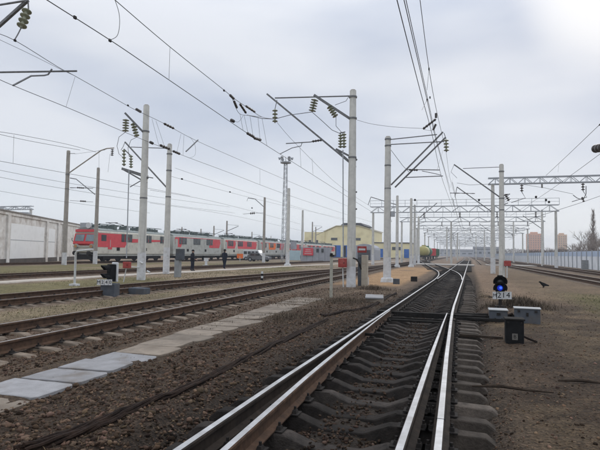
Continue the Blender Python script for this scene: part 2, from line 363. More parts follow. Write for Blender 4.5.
me.loops.add(q.size); me.loops.foreach_set('vertex_index', q.ravel())
me.polygons.add(len(q)); me.polygons.foreach_set('loop_start', np.arange(len(q))*4)
me.polygons.foreach_set('use_smooth', np.ones(len(q), bool)); me.update(calc_edges=True)
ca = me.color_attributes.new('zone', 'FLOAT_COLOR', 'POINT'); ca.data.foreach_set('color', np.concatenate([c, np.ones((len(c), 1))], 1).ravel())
gm = bpy.data.materials.new('soil'); gm.use_nodes = True; t = gm.node_tree; n = t.nodes; l = t.links.new
bs = n['Principled BSDF']; bs.inputs['Roughness'].default_value = .95; bs.inputs['Specular IOR Level'].default_value = .15
at = n.new('ShaderNodeAttribute'); at.attribute_name = 'zone'; tc = n.new('ShaderNodeTexCoord')
def noise(sc, d=6, r=.65):
    k = n.new('ShaderNodeTexNoise'); k.inputs['Scale'].default_value = sc; k.inputs['Detail'].default_value = d; k.inputs['Roughness'].default_value = r; l(tc.outputs['Object'], k.inputs['Vector']); return k
def mrange(src, a, b, c0, c1):
    k = n.new('ShaderNodeMapRange'); k.inputs[1].default_value = a; k.inputs[2].default_value = b; k.inputs[3].default_value = c0; k.inputs[4].default_value = c1; l(src, k.inputs[0]); return k.outputs[0]
n1 = mrange(noise(26, 5, .8).outputs[0], .34, .68, .35, 1.6); n2 = mrange(noise(3.2).outputs[0], .3, .7, .7, 1.3); n3 = mrange(noise(.35).outputs[0], .3, .7, .8, 1.2)
def mul(a, b): k = n.new('ShaderNodeMath'); k.operation = 'MULTIPLY'; l(a, k.inputs[0]); l(b, k.inputs[1]); return k.outputs[0]
vv = n.new('ShaderNodeTexVoronoi'); vv.inputs['Scale'].default_value = 34; l(tc.outputs['Object'], vv.inputs['Vector'])
vcol = n.new('ShaderNodeSeparateColor'); l(vv.outputs['Color'], vcol.inputs[0])
f_ = mul(mul(mul(n1, n2), n3), mrange(vcol.outputs[0], 0, 1, .65, 1.35))
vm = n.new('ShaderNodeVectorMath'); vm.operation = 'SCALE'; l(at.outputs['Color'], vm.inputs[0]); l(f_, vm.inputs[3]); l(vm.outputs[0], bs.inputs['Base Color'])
hh = n.new('ShaderNodeMath'); hh.operation = 'ADD'; l(noise(22, 5, .75).outputs[0], hh.inputs[0]); l(vv.outputs['Distance'], hh.inputs[1])
bp = n.new('ShaderNodeBump'); bp.inputs['Strength'].default_value = .7; bp.inputs['Distance'].default_value = .03; l(hh.outputs[0], bp.inputs['Height']); l(bp.outputs[0], bs.inputs['Normal'])
me.materials.append(gm); ground = bpy.data.objects.new('ground', me); COL.objects.link(ground)
tag(ground, 'brown gravelly soil with dry grass across the rail yard', None, None, 'structure')

# ------------------------------------------------------------------ scattered stones and grass
ico = bmesh.new(); bmesh.ops.create_icosphere(ico, subdivisions=1, radius=1)
IV = np.array([v.co[:] for v in ico.verts]); IF = np.array([[v.index for v in f.verts] for f in ico.faces]); ico.free()
def rand_rot(k):
    q = rng.normal(size=(k, 4)); q /= np.linalg.norm(q, axis=1)[:, None]; w, x, y, z = q.T
    return np.stack([1-2*(y*y+z*z), 2*(x*y-w*z), 2*(x*z+w*y), 2*(x*y+w*z), 1-2*(x*x+z*z), 2*(y*z-w*x), 2*(x*z-w*y), 2*(y*z+w*x), 1-2*(x*x+y*y)], 1).reshape(k, 3, 3)
def rocks(name, xs, ys, sz, tint, m, label, cat, sink=.22, zoff=0):
    k = len(xs); v = IV[None]*(1+rng.uniform(-.42, .34, (k, len(IV), 1)))*rng.uniform(.45, 1.2, (k, 1, 3))
    v = np.einsum('kij,kvj->kvi', rand_rot(k), v)*sz[:, None, None]; v[:, :, 2] *= .8
    v[:, :, 0] += xs[:, None]; v[:, :, 1] += ys[:, None]; v[:, :, 2] += (ground_z(xs, ys)+zoff+sz*sink)[:, None]
    f = IF[None]+(np.arange(k)*len(IV))[:, None, None]
    me = bpy.data.meshes.new(name); me.vertices.add(k*len(IV)); me.vertices.foreach_set('co', v.ravel())
    me.loops.add(f.size); me.loops.foreach_set('vertex_index', f.ravel()); me.polygons.add(f.size//3); me.polygons.foreach_set('loop_start', np.arange(f.size//3)*3); me.update(calc_edges=True)
    ca = me.color_attributes.new('tint', 'FLOAT_COLOR', 'POINT'); tt = np.repeat(tint, len(IV), 0); ca.data.foreach_set('color', np.concatenate([tt, np.ones((len(tt), 1))], 1).ravel())
    me.materials.append(m); o = bpy.data.objects.new(name, me); COL.objects.link(o); return tag(o, label, cat, None, 'stuff')
def ysample(k, a, b): return a*np.exp(rng.random(k)*math.log(b/a))
def tints(k, lo=.4, hi=1.65):
    g = rng.uniform(lo, hi, k)**1.3; return np.stack([g*rng.uniform(.95, 1.08, k), g*rng.uniform(.95, 1.04, k), g*rng.uniform(.92, 1.1, k)], 1)
# crushed stone between the slab path and the turnout, and left of the slabs
k = 20000; ys = ysample(k, 2.2, 22); xs = rng.uniform(-4.55, -2.05, k)
k2 = 4500; ys = np.r_[ys, ysample(k2, 4, 24)]; xs = np.r_[xs, rng.uniform(-6.6, -5.7, k2)]
k3 = 5000; y3 = ysample(k3, 5, 30); ys = np.r_[ys, y3]; xs = np.r_[xs, L1C(y3)+rng.uniform(-1.9, 1.5, k3)]
rocks('ballast_stones', xs, ys, (.006+.022*rng.random(len(xs))**2.4)*rng.choice([1, 1, 1, 1.6], len(xs)), tints(len(xs)), M_STONE, 'brown crushed stones strewn left of the turnout and under the left track', 'stones')
k = 9000; ys = ysample(k, 2.2, 34); xs = CM(ys)+rng.uniform(-1.5, 1.5, k)
tb = tints(k, .15, .6); mid = np.exp(-((xs-CM(ys))/.33)**2)[:, None]; tb = tb*(1-mid)+tints(k, .3, 1.0)*mid
rocks('track_stones', xs, ys, rng.uniform(.014, .036, k), tb, M_STONE, 'oily dark ballast stones between the sleepers of the main turnout', 'stones', zoff=-.0)
k = 900; ys = ysample(k, 2.4, 20); xs = CM(ys)+rng.normal(0, .30, k)
rocks('loose_stones', xs, ys, rng.uniform(.008, .026, k), tints(k, .3, 1.1), M_STONE, 'loose brown stones spilled over the sleepers between the rails', 'stones', zoff=.03)
k = 16000; ys = ysample(k, 2.4, 26); xs = .28+rng.random(k)**1.3*6.5
rocks('gravel', xs, ys, rng.uniform(.003, .012, k)*rng.choice([1, 1, 1, 1, 2.2], k), tints(k, .4, 1.9), M_STONE, 'fine brown gravel and clods on the bare ground right of the track', 'gravel')

def blades(name, xs, ys, ln, wid, lean, m, label, cat, kind='stuff', base=None, z0=None):
    k = len(xs); a = rng.uniform(0, 2*np.pi, k); le = rng.uniform(lean[0], lean[1], k)
    z = ground_z(xs, ys) if z0 is None else z0
    tip = np.stack([np.cos(a)*np.sin(le), np.sin(a)*np.sin(le), np.cos(le)], 1)*ln[:, None]
    sd = np.stack([-np.sin(a), np.cos(a), 0*a], 1)*wid[:, None]*.5; b = np.stack([xs, ys, z-.005], 1)
    mid = b+tip*.55+np.stack([0*a, 0*a, ln*.10], 1)
    v = np.stack([b-sd, b+sd, mid+sd*.8, mid-sd*.8, b+tip], 1).reshape(-1, 3); i = np.arange(k)[:, None]*5
    f4 = (i+np.array([[0, 1, 2, 3]])).tolist(); f3 = (i+np.array([[3, 2, 4]])).tolist()
    me = bpy.data.meshes.new(name); me.from_pydata(v.tolist(), [], f4+f3); me.materials.append(m); me.update()
    o = bpy.data.objects.new(name, me); COL.objects.link(o); return tag(o, label, cat, None, kind)
k = 26000; ys = ysample(k, 3.2, 38); xs = .35+rng.random(k)*9; kp = fbm(xs*.5+3, ys*.5, 3)+rng.uniform(-.12, .12, k) > .47; xs, ys = xs[kp], ys[kp]
blades('dry_grass', xs, ys, rng.uniform(.015, .07, len(xs)), rng.uniform(.002, .005, len(xs))*(1+ys/12), (1.0, 1.55), M_STRAW, 'flattened dry straw and stalks on the ground right of the track', 'dry grass')
k = 12000; ys = ysample(k, 2.4, 24); xs = rng.uniform(-6.4, -2.5, k); kp = fbm(xs*.6+8, ys*.6, 3)+rng.uniform(-.15, .15, k) > .46; xs, ys = xs[kp], ys[kp]
blades('plant_litter', xs, ys, rng.uniform(.02, .09, len(xs)), rng.uniform(.002, .006, len(xs))*(1+ys/14), (1.0, 1.55), M_STRAW, 'thin dry stalks littering the stony ground left of the turnout', 'dry grass')
k = 9000; ys = ysample(k, 11, 26); xs = 3.6+rng.random(k)*4.5; kp = fbm(xs*.5+31, ys*.4+2, 3)+rng.uniform(-.1, .1, k) > .50; xs, ys = xs[kp], ys[kp]
blades('green_grass', xs, ys, rng.uniform(.02, .06, len(xs)), rng.uniform(.005, .009, len(xs))*(1+ys/20), (.1, 1.0), M_GRASS, 'thin green grass coming up on the right verge', 'grass')
k = 44000; ys = ysample(k, 10, 62); xs = rng.choice([-17.4, -17.4, -10.8, -28.3], k)+rng.uniform(-2.4, 2.4, k); kp = (np.abs(xs-L1C(ys)) > 1.7) & (np.abs(xs-L2C(ys)) > 1.6) & (fbm(xs*.3, ys*.3, 3)+rng.uniform(-.1, .1, k) > .45); xs, ys = xs[kp], ys[kp]
blades('verge_grass', xs[::2], ys[::2], rng.uniform(.02, .07, len(xs[::2])), .009*(1+ys[::2]/20), (.4, 1.4), M_GRASS, 'short green grass in the strips between the left tracks', 'grass')
blades('verge_straw', xs[1::2], ys[1::2], rng.uniform(.03, .09, len(xs[1::2])), .008*(1+ys[1::2]/20), (.5, 1.5), M_STRAW, 'pale dry grass in the strips between the left tracks', 'dry grass')
k = 11000; ys = rng.uniform(10, 25, k); xs = rng.uniform(-6.0, -2.6, k); kp = fbm(xs*.7+5, ys*.5, 3)+rng.uniform(-.1, .1, k) > .54; xs, ys = xs[kp], ys[kp]
blades('dead_weeds', xs, ys, rng.uniform(.03, .11, len(xs)), rng.uniform(.006, .014, len(xs)), (.3, 1.5), M_WEED, 'dark dead weeds around the slab path and the tall pole', 'weeds')

# ------------------------------------------------------------------ tracks
RP = [(-.075, 0), (-.075, .012), (-.012, .034), (-.009, .130), (-.0365, .143), (-.0375, .170), (-.028, .180), (.028, .180), (.0375, .170), (.0365, .143), (.009, .130), (.012, .034), (.075, .012), (.075, 0)]
TOPF = {6}
def rail(parent, fx, y0, y1, ztop=.2, mats=None, wf=None, name='rail', step=1.0, label=None, dz=None):
    ys = []; y = y0
    while y < y1: ys.append(y); y += step*(1 if y < 40 else 1+(y-40)/12)
    ys.append(y1); mb = MB(); n_ = len(RP)
    for y in ys:
        x = float(fx(y)); d = float(fx(y+.05)-fx(y-.05))/.1; w = wf(y) if wf else 1.
        nx_, ny_ = 1/math.hypot(1, d), -d/math.hypot(1, d)
        zz = ztop+(dz(y) if dz else 0)
        mb.v += [(x+px*w*nx_, y+px*w*ny_, zz-.18+pz) for px, pz in RP]
    for i in range(len(ys)-1):
        for j in range(n_):
            mb.f.append((i*n_+j, i*n_+(j+1) % n_, (i+1)*n_+(j+1) % n_, (i+1)*n_+j)); mb.mi.append(1 if j in TOPF else 0)
    mb.f += [tuple(range(n_)), tuple(range((len(ys)-1)*n_, len(ys)*n_))]; mb.mi += [0, 0]
    return mb.build(name, mats or [M_RAILSIDE, M_RAILTOP], parent, label=label)
M_SLEEPE = mat('dusty_sleeper_end', (.100, .083, .068), (.030, .025, .021), rough=0.85, scale=6, bump=.5, bscale=50, objvar=.35, spec=0.08)
def sleeper_mesh(m, length=2.7, dusty=False):
    # profile along the sleeper: high rail seats, sunk middle
    h = length/2; st = [(-h, .10, .10), (-h+.09, .165, .09), (-.98, .183, .085), (-.46, .185, .085), (-.22, .095, .10), (.22, .095, .10), (.46, .185, .085), (.98, .183, .085), (h-.09, .165, .09), (h, .10, .10)]
    mb = MB()
    for x, zt, hw in st: mb.v += [(x, -.15, -.24), (x, -hw, zt-.20), (x, hw, zt-.20), (x, .15, -.24)]
    for i in range(len(st)-1):
        for j in range(4): mb.f.append((i*4+j, i*4+(j+1) % 4, (i+1)*4+(j+1) % 4, (i+1)*4+j)); mb.mi.append(1 if dusty and i >= len(st)-2-1 and st[i][0] > .9 else 0)
    mb.f += [(0, 1, 2, 3), tuple(range(len(st)*4-4, len(st)*4))]; mb.mi += [0, 1 if dusty else 0]
    me_ = mb.mesh('sleeper', [m, M_SLEEPE] if dusty else m); bm = bmesh.new(); bm.from_mesh(me_)
    bmesh.ops.bevel(bm, geom=[e_ for e_ in bm.edges if min(v.co.z for v in e_.verts) > -.13], offset=.010, segments=1, affect='EDGES', material=-1)
    for v in bm.verts:
        if v.co.z > -.2: v.co += Vector((random.uniform(-.008, .008), random.uniform(-.005, .005), random.uniform(-.005, .003)))
    bm.to_mesh(me_); bm.free(); return me_
SM_D, SM_L = [sleeper_mesh(M_SLEEPD) for _ in range(4)], [sleeper_mesh(M_SLEEP) for _ in range(4)]
SM_T = [sleeper_mesh(M_SLEEPD, 2.9, True) for _ in range(6)]
def sleepers(parent, me_, fc, y0, y1, ztop, sp=.55, jit=.02, rz=0., dx=None):
    y = y0
    while y < y1:
        o = bpy.data.objects.new('sleeper', random.choice(me_)); COL.objects.link(o); o.parent = parent
        d = float(fc(y+.05)-fc(y-.05))/.1
        o.location = Vector((float(fc(y))+random.uniform(-jit, jit)*1.5+(dx(y) if dx else 0), y+random.uniform(-jit, jit), ztop+random.uniform(-.006, .006)))-ORG[parent.name]
        o.rotation_euler = (random.uniform(-.05, .05), random.uniform(-.008, .008), -d+random.uniform(-.022, .022)+rz); y += sp
def sleepers_far(parent, m, fc, y0, y1, ztop, sp=.55, length=2.7, w=.25):
    mb = MB(); y = y0
    while y < y1: mb.box((float(fc(y)), y, ztop-.05), (length, w, .1)); y += sp
    return mb.build('sleeper_rows', m, parent, kind='stuff')
def fastenings(parent, fx, y0, y1, ztop, sp, m=M_IRON, plate=.36):
    mb = MB(); y = y0
    while y < y1:
        x = float(fx(y)); mb.box((x, y, ztop-.187), (plate, .15, .012))
        for s in (-1, 1): mb.box((x+s*.098, y, ztop-.165), (.05, .085, .035), top=.7); mb.cyl((x+s*.098, y, ztop-.15), (x+s*.098, y, ztop-.115), .014, n=6)
        y += sp
    return mb.build('fastenings', m, parent, kind='stuff')

T1 = thing('railway_turnout', (-1.1, 8, 0), 'polished main-line rails forming an open switch in the foreground', 'railway track')
TD = [M_RAILDARK, M_RAILTOP]
rail(T1, LO, -5, 31, .2, TD, label='left stock rail with bright worn head')
rail(T1, RO, -5, 31, .2, TD, label='right stock rail, bent slightly outwards near the camera')
def blade_w(y): return 1. if y < 7 else max(.38, 1-.62*(y-7)/(TOE-7))
def blade_x(fx, s):
    return lambda y: fx(y)+s*.0375*(1-np.clip(blade_w(float(y)), .3, 1))
rail(T1, lambda y: LI(y)+.03*np.clip((np.asarray(y, float)-7)/7, 0, 1), -5, TOE, .196, [M_RAILSIDE, M_RAILTOP], blade_w, 'switch_blade', label='left switch blade closed against its stock rail')
rail(T1, RI, -5, TOE, .197, TD, blade_w, 'switch_blade', label='right switch blade standing open')
SP = .53; Y0S = 2.05
sleepers(T1, SM_T, lambda y: (LO(y)+RO(y))/2, Y0S-SP*6, 31, .012, SP, jit=.035)
for fx in (LO, LI): fastenings(T1, fx, Y0S-SP*3, 13.5, .2, SP, plate=.30)
for fx in (RI, RO): fastenings(T1, fx, Y0S-SP*3, 13.5, .2, SP, plate=.30)
fastenings(T1, LO, 13.9, 31, .2, SP); fastenings(T1, RO, 13.9, 31, .2, SP)
# switch rods and the timbers carrying the machine
mb = MB(); mb.box((-1.07, TOE-.35, .035), (1.75, .06, .05)); mb.box((-1.07, TOE-.62, .02), (2.0, .10, .05)); mb.build('stretcher_bar', M_BLACKR, T1)
mb = MB(); mb.box((.25, 14.62, .05), (1.3, .09, .09)); mb.box((.15, 14.25, .04), (1.2, .05, .05)); mb.cyl((-.25, 14.9, .06), (.62, 14.9, .09), .04, n=8); mb.build('drive_rod', M_BLACKR, T1)
mb = MB(); mb.box((-1.05, TOE+.62, .04), (2.5, .18, .13)); mb.build('head_timber', M_BLACKR, T1)
mb = MB(); mb.box((float(LO(10.2))+.42, 10.2, .10), (.16, .12, .09)); mb.box((float(LO(10.2))+.25, 10.2, .10), (.3, .05, .05)); mb.build('heel_block', M_BLACKR, T1)
for yj in (5.35,):
    mb = MB(); x = float(RO(yj))
    for s in (-1, 1): mb.box((x+s*.024, yj, .105), (.022, .62, .075))
    mb.build('fishplate', M_IRON, T1)
# thin dark joint gap on the head of the right stock rail
x = float(RO(4.95)); MB().box((x, 4.95, .19), (.078, .012, .022)).build('joint_gap', M_BLACK, T1)

T2 = thing('railway_turnout', (-1.2, 45, 0), 'second set of points where the rails cross and fork left, beyond the bare switch', 'railway track')
rail(T2, lambda y: LO(y)+off2(y), 31, 145, .2, TD, label='left rail curving off to the left')
rail(T2, lambda y: RO(y), 31, 420, .2, TD)
rail(T2, lambda y: LO(y)+.09+.0*y, 33, 420, .198, TD)
rail(T2, lambda y: RO(y)+off2(y)-.05, 33, 145, .198, TD, label='curved rail crossing the straight one at the frog')
mbs = lambda f0, f1: (lambda y: (f0(y)+f1(y))/2)
sleepers(T2, SM_D, lambda y: CM(y)+off2(y)/2, 31, 58, .01, .6)
sleepers_far(T2, M_SLEEPD, lambda y: CM(y), 58, 160, .01, .6); sleepers_far(T2, M_SLEEPD, lambda y: CM(y)+off2(y), 58.3, 145, .006, .6)

def side_track(label, fc, y0, y1, ylim, ztop=.2, mats=None, sm=SM_L, far=160, sp=.56):
    t = thing('railway_track', (float(fc(max(y0, 10))), max(y0, 10), 0), label, 'railway track', None)
    for s in (-1, 1): rail(t, lambda y, s=s: fc(y)+s*.797, y0, y1, ztop, mats or [M_RAILSIDE, M_RAILTOP2])
    if ylim > y0: sleepers(t, sm, fc, y0, ylim, ztop-.172, sp)
    if far > ylim: sleepers_far(t, M_SLEEP, fc, max(ylim, y0), far, ztop-.188, sp)
    if ylim > y0:
        for s in (-1, 1): fastenings(t, lambda y, s=s: fc(y)+s*.797, y0, ylim, ztop, sp)
    return t
side_track('rusty-sided track nearest left of the slab path', L1C, 1, 500, 42)
side_track('second track from the slab path, joining the nearer one by the poles', L2C, 4, 74, 42)
cst = lambda v: (lambda y: v+0*np.asarray(y, float))
side_track('track beyond the pale footpath, in front of the grass strip', cst(-24.5), 8, 400, 0, far=120)
side_track('siding carrying the row of red and grey locomotives', cst(-42.85), 24, 400, 0, far=110)
side_track('nearer of the two tracks along the right-hand fence', lambda y: np.interp(y, [0, 30, 90, 400], [8.9, 8.6, 6.6, 4.5]), 12, 500, 0, far=130)
side_track('farther of the two tracks, running beside the white fence', lambda y: np.interp(y, [0, 60, 120, 400], [12.6, 12.5, 11.4, 9.5]), 20, 500, 0, far=130)
side_track('main-line track between the two right-hand post rows', lambda y: np.interp(y, [80, 160, 500], [3.4, 4.4, 5.3]), 95, 500, 0, far=150)

# ------------------------------------------------------------------ paths
mb = MB(); pth = [(-21.3, 14), (-21.2, 30), (-20.8, 38), (-20.6, 46), (-20.0, 60), (-17.5, 90), (-14, 130)]
for i in range(len(pth)-1):
    (xa, ya), (xb, yb) = pth[i], pth[i+1]; n_ = 12
    for j in range(n_):
        t0, t1 = j/n_, (j+1)/n_; p0 = (xa+(xb-xa)*t0, ya+(yb-ya)*t0); p1 = (xa+(xb-xa)*t1, ya+(yb-ya)*t1)
        w0, w1 = .55+.12*math.sin(p0[1]*.9), .55+.12*math.sin(p1[1]*.9)
        mb.add([(p0[0]-w0, p0[1], .045), (p0[0]+w0, p0[1], .045), (p1[0]+w1, p1[1], .045), (p1[0]-w1, p1[1], .045), (p0[0]-w0-.1, p0[1], -.1), (p0[0]+w0+.1, p0[1], -.1), (p1[0]+w1+.1, p1[1], -.1), (p1[0]-w1-.1, p1[1], -.1)], [(0, 1, 2, 3), (1, 5, 6, 2), (4, 0, 3, 7)])
M_PATH = mat('pale_gravel', (.47, .42, .36), (.34, .30, .25), rough=.95, scale=3, bump=.4)
tag(mb.build('path', M_PATH), 'pale gravel footpath between the left tracks', None, None, 'structure')
walk = bpy.data.objects.new('walkway', None); COL.objects.link(walk); walk.location = (-5.1, 8, 0); ORG['walkway'] = Vector((-5.1, 8, 0)); tag(walk, 'slab footway beside the left track', None, None, 'structure')
# slab joints measured along the footway (Y on its near edge), pale ones near the camera
def slab(y0, y1, m, xa, xb, skew, z=.05, rz=0, chip=None):
    g = .026; poly = [(xa, y0+g, z), (xb, y0-skew*0+g, z), (xb, y1-g, z), (xa, y1-g, z)]
    # near corners softened / broken like worn concrete
    cx = chip or .0
    poly = [(xa+.03, y0+g, 0), (xb-.05, y0+g+random.uniform(-.01, .02), 0), (xb, y0+g+.06+cx, 0), (xb+random.uniform(-.02, .02), y1-g-.05, 0), (xb-.04, y1-g, 0), (xa+.02, y1-g+random.uniform(-.02, .01), 0)]
    pp = []
    for i_, p_ in enumerate(poly):
        n__ = poly[(i_+1) % len(poly)]; ln_ = math.hypot(n__[0]-p_[0], n__[1]-p_[1]); k_ = max(1, int(ln_/.12))
        for j_ in range(k_):
            u_ = j_/k_; jt = .011 if j_ else 0.; pp.append((p_[0]+(n__[0]-p_[0])*u_+random.uniform(-jt, jt), p_[1]+(n__[1]-p_[1])*u_+random.uniform(-jt, jt), 0))
    poly = pp
    mb = MB(); h = .14; tz = [random.uniform(-.018, .018), random.uniform(-.02, .02)]
    def zt(p): return z+(p[0]-xa)*tz[0]+(p[1]-y0)*tz[1]
    top = [Vector((p[0], p[1], zt(p))) for p in poly]; n_ = len(top); cxm = sum((p for p in top), Vector())/n_
    ins = [Vector((cxm.x+(p.x-cxm.x)*.975, cxm.y+(p.y-cxm.y)*.965, p.z+.007)) for p in top]; bot = [Vector((p.x, p.y, p.z-h)) for p in top]
    mb.add(ins+top+bot, [tuple(range(n_))]+[(i, (i+1) % n_, n_+(i+1) % n_, n_+i) for i in range(n_)]+[(n_+i, n_+(i+1) % n_, 2*n_+(i+1) % n_, 2*n_+i) for i in range(n_)])
    return mb.build('paving_slab', m, walk)
sy = [2.6, 3.3, 3.98, 4.66, 5.35, 6.0, 6.62, 7.22, 7.9, 8.55, 9.25, 9.95, 10.6, 11.3, 11.9, 12.6, 13.2, 13.9, 14.6, 15.3, 16.0, 16.8, 17.6, 18.4]
for i in range(len(sy)-1):
    y0, y1 = sy[i], sy[i+1]; ym = (y0+y1)/2
    m = M_SLABP if 4.7 < ym < 7.1 else M_SLABB
    xa = -5.44-.045*max(0, ym-7)+random.uniform(-.04, .04); xb = -4.52-.03*max(0, ym-7)+random.uniform(-.05, .05)
    if ym < 4.6: xb += .0
    slab(y0, y1, m, xa, xb-(random.uniform(0, .12) if ym > 7 else 0), 0, chip=random.uniform(0, .16) if ym > 7 else 0, z=.022+random.uniform(-.004, .005))

# pale level crossing far down the main line
mb = MB(); mb.box((-3.2, 88, .05), (9.5, 9.0, .18)); mb.box((7.5, 94, .04), (8, 7, .14))
tag(mb.build('road', mat('pale_crossing', (.36, .33, .30), (.25, .23, .20), rough=.9, scale=.8)), 'pale concrete crossing over the tracks', None, None, 'structure')

# cable bundle lying between the slabs and the turnout
pts = [(20, 454), (75, 437), (110, 424), (150, 405), (190, 388), (225, 370), (255, 355), (285, 340), (310, 329), (326, 321)]
P3 = [G(x, y) for x, y in pts]
tb = thing('cable_bundle', P3[4], 'dark muddy cable bundle lying along the near side of the slab path', 'cable')
def smooth_path(P, n_=8):
    out = []
    for i in range(len(P)-1):
        p0, p1, p2, p3 = P[max(i-1, 0)], P[i], P[i+1], P[min(i+2, len(P)-1)]
        for j in range(n_):
            t = j/n_; out.append(.5*((2*p1)+(p2-p0)*t+(2*p0-5*p1+4*p2-p3)*t*t+(3*p1-p0-3*p2+p3)*t**3))
    return out+[P[-1]]
def cables(tb, P3, cnt, R, rr):
    sp = smooth_path(P3, 7)
    for k in range(cnt):
        path = []
        for i, p in enumerate(sp):
            a = k*2*math.pi/cnt+i*.10+.5*math.sin(i*.13+k); r = R*(1+.35*math.sin(i*.37+k*2.1))
            path.append(Vector((p.x+math.cos(a)*r, p.y+math.sin(a)*r*.3, gz(p.x, p.y)+rr*.5+R*.22+math.sin(a)*R*.45+.012*math.sin(i*.5+k*1.7))))
        MB().tube(path, rr, 6).build('cable', M_CABLE, tb, smooth=True)
cables(tb, P3, 7, .050, .019)
P4 = [G(x, y) for x, y in [(322, 317), (345, 312), (365, 309), (380, 302), (388, 297), (396, 294)]]
tb2 = thing('cable_bundle', P4[2], 'short dark cable run curving up to the concrete lid by the rail', 'cable')
cables(tb2, P4, 3, .04, .032)

# ------------------------------------------------------------------ poles and overhead gear
def ins_string(parent, a, b, n_=4, r=.125, m=M_INS, name='insulator'):
    prof = [(0, .03)]
    for i in range(n_):
        t = (i+.1)/n_; d = .8/n_; prof += [(t, .04), (t+d*.25, r*.75), (t+d*.45, r), (t+d*.6, r*.95), (t+d*.75, .045)]
    prof += [(1, .03)]
    return MB().lathe(a, b, prof, 12).build(name, m, parent, smooth=True)
def catenary_pole(px, py, h, label, m=M_CONC, wh=.9, r0=.215, r1=.15, name='catenary_pole', plinth=False, group=None, pos=None, nseg=14):
    g = pos or G(px, py); p = Vector((g.x, g.y, gz(g.x, g.y)-.02 if g.y < 60 else 0.))
    t = thing(name, p, label, 'pole', group)
    rw = r0+(r1-r0)*wh/h; w0 = p.z+wh if wh else p.z
    mb = MB().cyl((p.x, p.y, w0), (p.x, p.y, p.z+h), rw, r1, nseg); mb.build('shaft', m, t, smooth=True)
    if wh: MB().cyl((p.x, p.y, p.z-.2), (p.x, p.y, w0), r0+.006, rw+.006, nseg).build('painted_base', M_WHITE, t, smooth=True)
    if plinth: bevel(MB().box((p.x, p.y, p.z+.08), (.75, .75, .4), top=.82).build('plinth', M_WHITE, t), .04)
    MB().cyl((p.x, p.y, p.z+h), (p.x, p.y, p.z+h+.05), r1*.8, r1*.7, nseg).build('cap', M_CONCB, t)
    return t, p
def clamp(t, p, z, r=.19):
    MB().cyl((p.x, p.y, z-.04), (p.x, p.y, z+.04), r+.012, n=12).build('clamp', M_ARM, t)

# the tall pole in the middle, with its long cantilever over the left track
t, p = catenary_pole(351, 287, 9.95, 'tall concrete pole beside the red box with the long cantilever to the left', wh=1.05, r0=.235, r1=.165)
Y = p.y; q = lambda x, y, dy=0.: AY(x, y, Y+dy)
for z in (8.5, 9.6, 6.5): clamp(t, p, z, .2)
MB().bar(q(349, 162), q(267, 94), .09, .09).build('cantilever', M_ARM, t)
MB().cyl(q(350, 96), q(275, 98), .035).build('tie_rod', M_ARM, t)
MB().bar(q(349, 118), q(314, 95, -.35), .11, .11).build('bracket', M_ARM, t)
ins_string(t, q(275, 109), q(275, 123), 4, .15); MB().cyl(q(277, 100), q(275, 109), .02).build('hanger', M_ARM, t)
ins_string(t, q(315, 99, -.35), q(312, 112, -.35), 5, .2)
ins_string(t, q(329, 106, -.2), q(336, 117, -.2), 5, .16)
MB().bar(q(336, 149), q(357, 160), .09).bar(q(336, 149), q(356, 167), .06).bar(q(336, 149, .5), q(357, 160, .5), .06).build('switch_platform', M_ARM, t)
ins_string(t, q(340.5, 148), q(340.5, 134), 5, .13); ins_string(t, q(344, 148, -.2), q(344, 133, -.2), 5, .13)
MB().cyl(q(340, 133), q(345, 132, -.2), .03).build('switch_contact', M_ARM, t)
MB().cyl(q(343, 150, -.3), q(343.2, 260, -.3), .03).build('drive_pipe', M_STEELG, t)
MB().tube([q(322, 140), q(310, 142), q(286, 143.5)], .028).build('registration_arm', M_ARM, t)
ins_string(t, q(322, 140), q(312, 141.5), 4, .07, M_INSD)
MB().tube([q(302, 143), q(301, 146), q(292, 148), q(280, 154)], .022).build('steady_arm', M_ARM, t)
MB().tube([q(336, 117, -.2), q(336, 126, -.2), q(343, 134, -.2)], .014).tube([q(312, 112), q(320, 119), q(332, 130), q(341, 134)], .016).tube([q(275, 119), q(262, 118.5), q(247, 115)], .018).tube([q(275, 119), q(290, 115), q(312, 112)], .018).build('jumper_wire', M_WIRE, t)
MB().tube([q(349, 96), q(346, 101), q(335, 105)], .014).build('jumper_wire', M_WIRE, t)
for y in (192, 209): MB().cyl(q(351, y), q(357, y), .04).build('stud', M_ARM, t)

# pole with the double cantilever reaching over the main line
t, p = catenary_pole(387, 282, 8.75, 'concrete pole on a flared white foot with twin struts reaching right', wh=1.5, r0=.235, r1=.17, plinth=True)
Y = p.y
for dy, o_ in ((-.22, 0), (.22, 4)):
    MB().bar(q(391+o_, 185+o_*.6, dy), q(443+o_*.7, 132+o_*1.3, dy), .08).build('cantilever', M_ARM, t)
MB().cyl(q(390, 139.5, -.2), q(437, 134.5, -.2), .03).cyl(q(390, 144.5, .2), q(444, 141.5, .2), .03).build('tie_rod', M_ARM, t)
ins_string(t, q(446, 139), q(446.5, 152), 4, .16); MB().cyl(q(444, 133), q(446, 139), .02).build('hanger', M_ARM, t)
MB().tube([q(407, 169.5), q(440, 170)], .028).tube([q(405, 177.5), q(443, 176)], .028).build('registration_arm', M_ARM, t)
ins_string(t, q(409, 169.8), q(418, 170), 4, .075, M_INSD)
MB().tube([q(422, 171), q(432, 173), q(441, 175)], .02).build('steady_arm', M_ARM, t)
for z in (8.2, 8.6, 7.0, 5.6): clamp(t, p, z, .185)
MB().tube([q(391, 150), q(403, 166), q(409, 172)], .014).build('jumper_wire', M_WIRE, t)
MB().box(AY(393, 214, Y), (.22, .2, .32)).build('junction_box', M_STEELG, t)

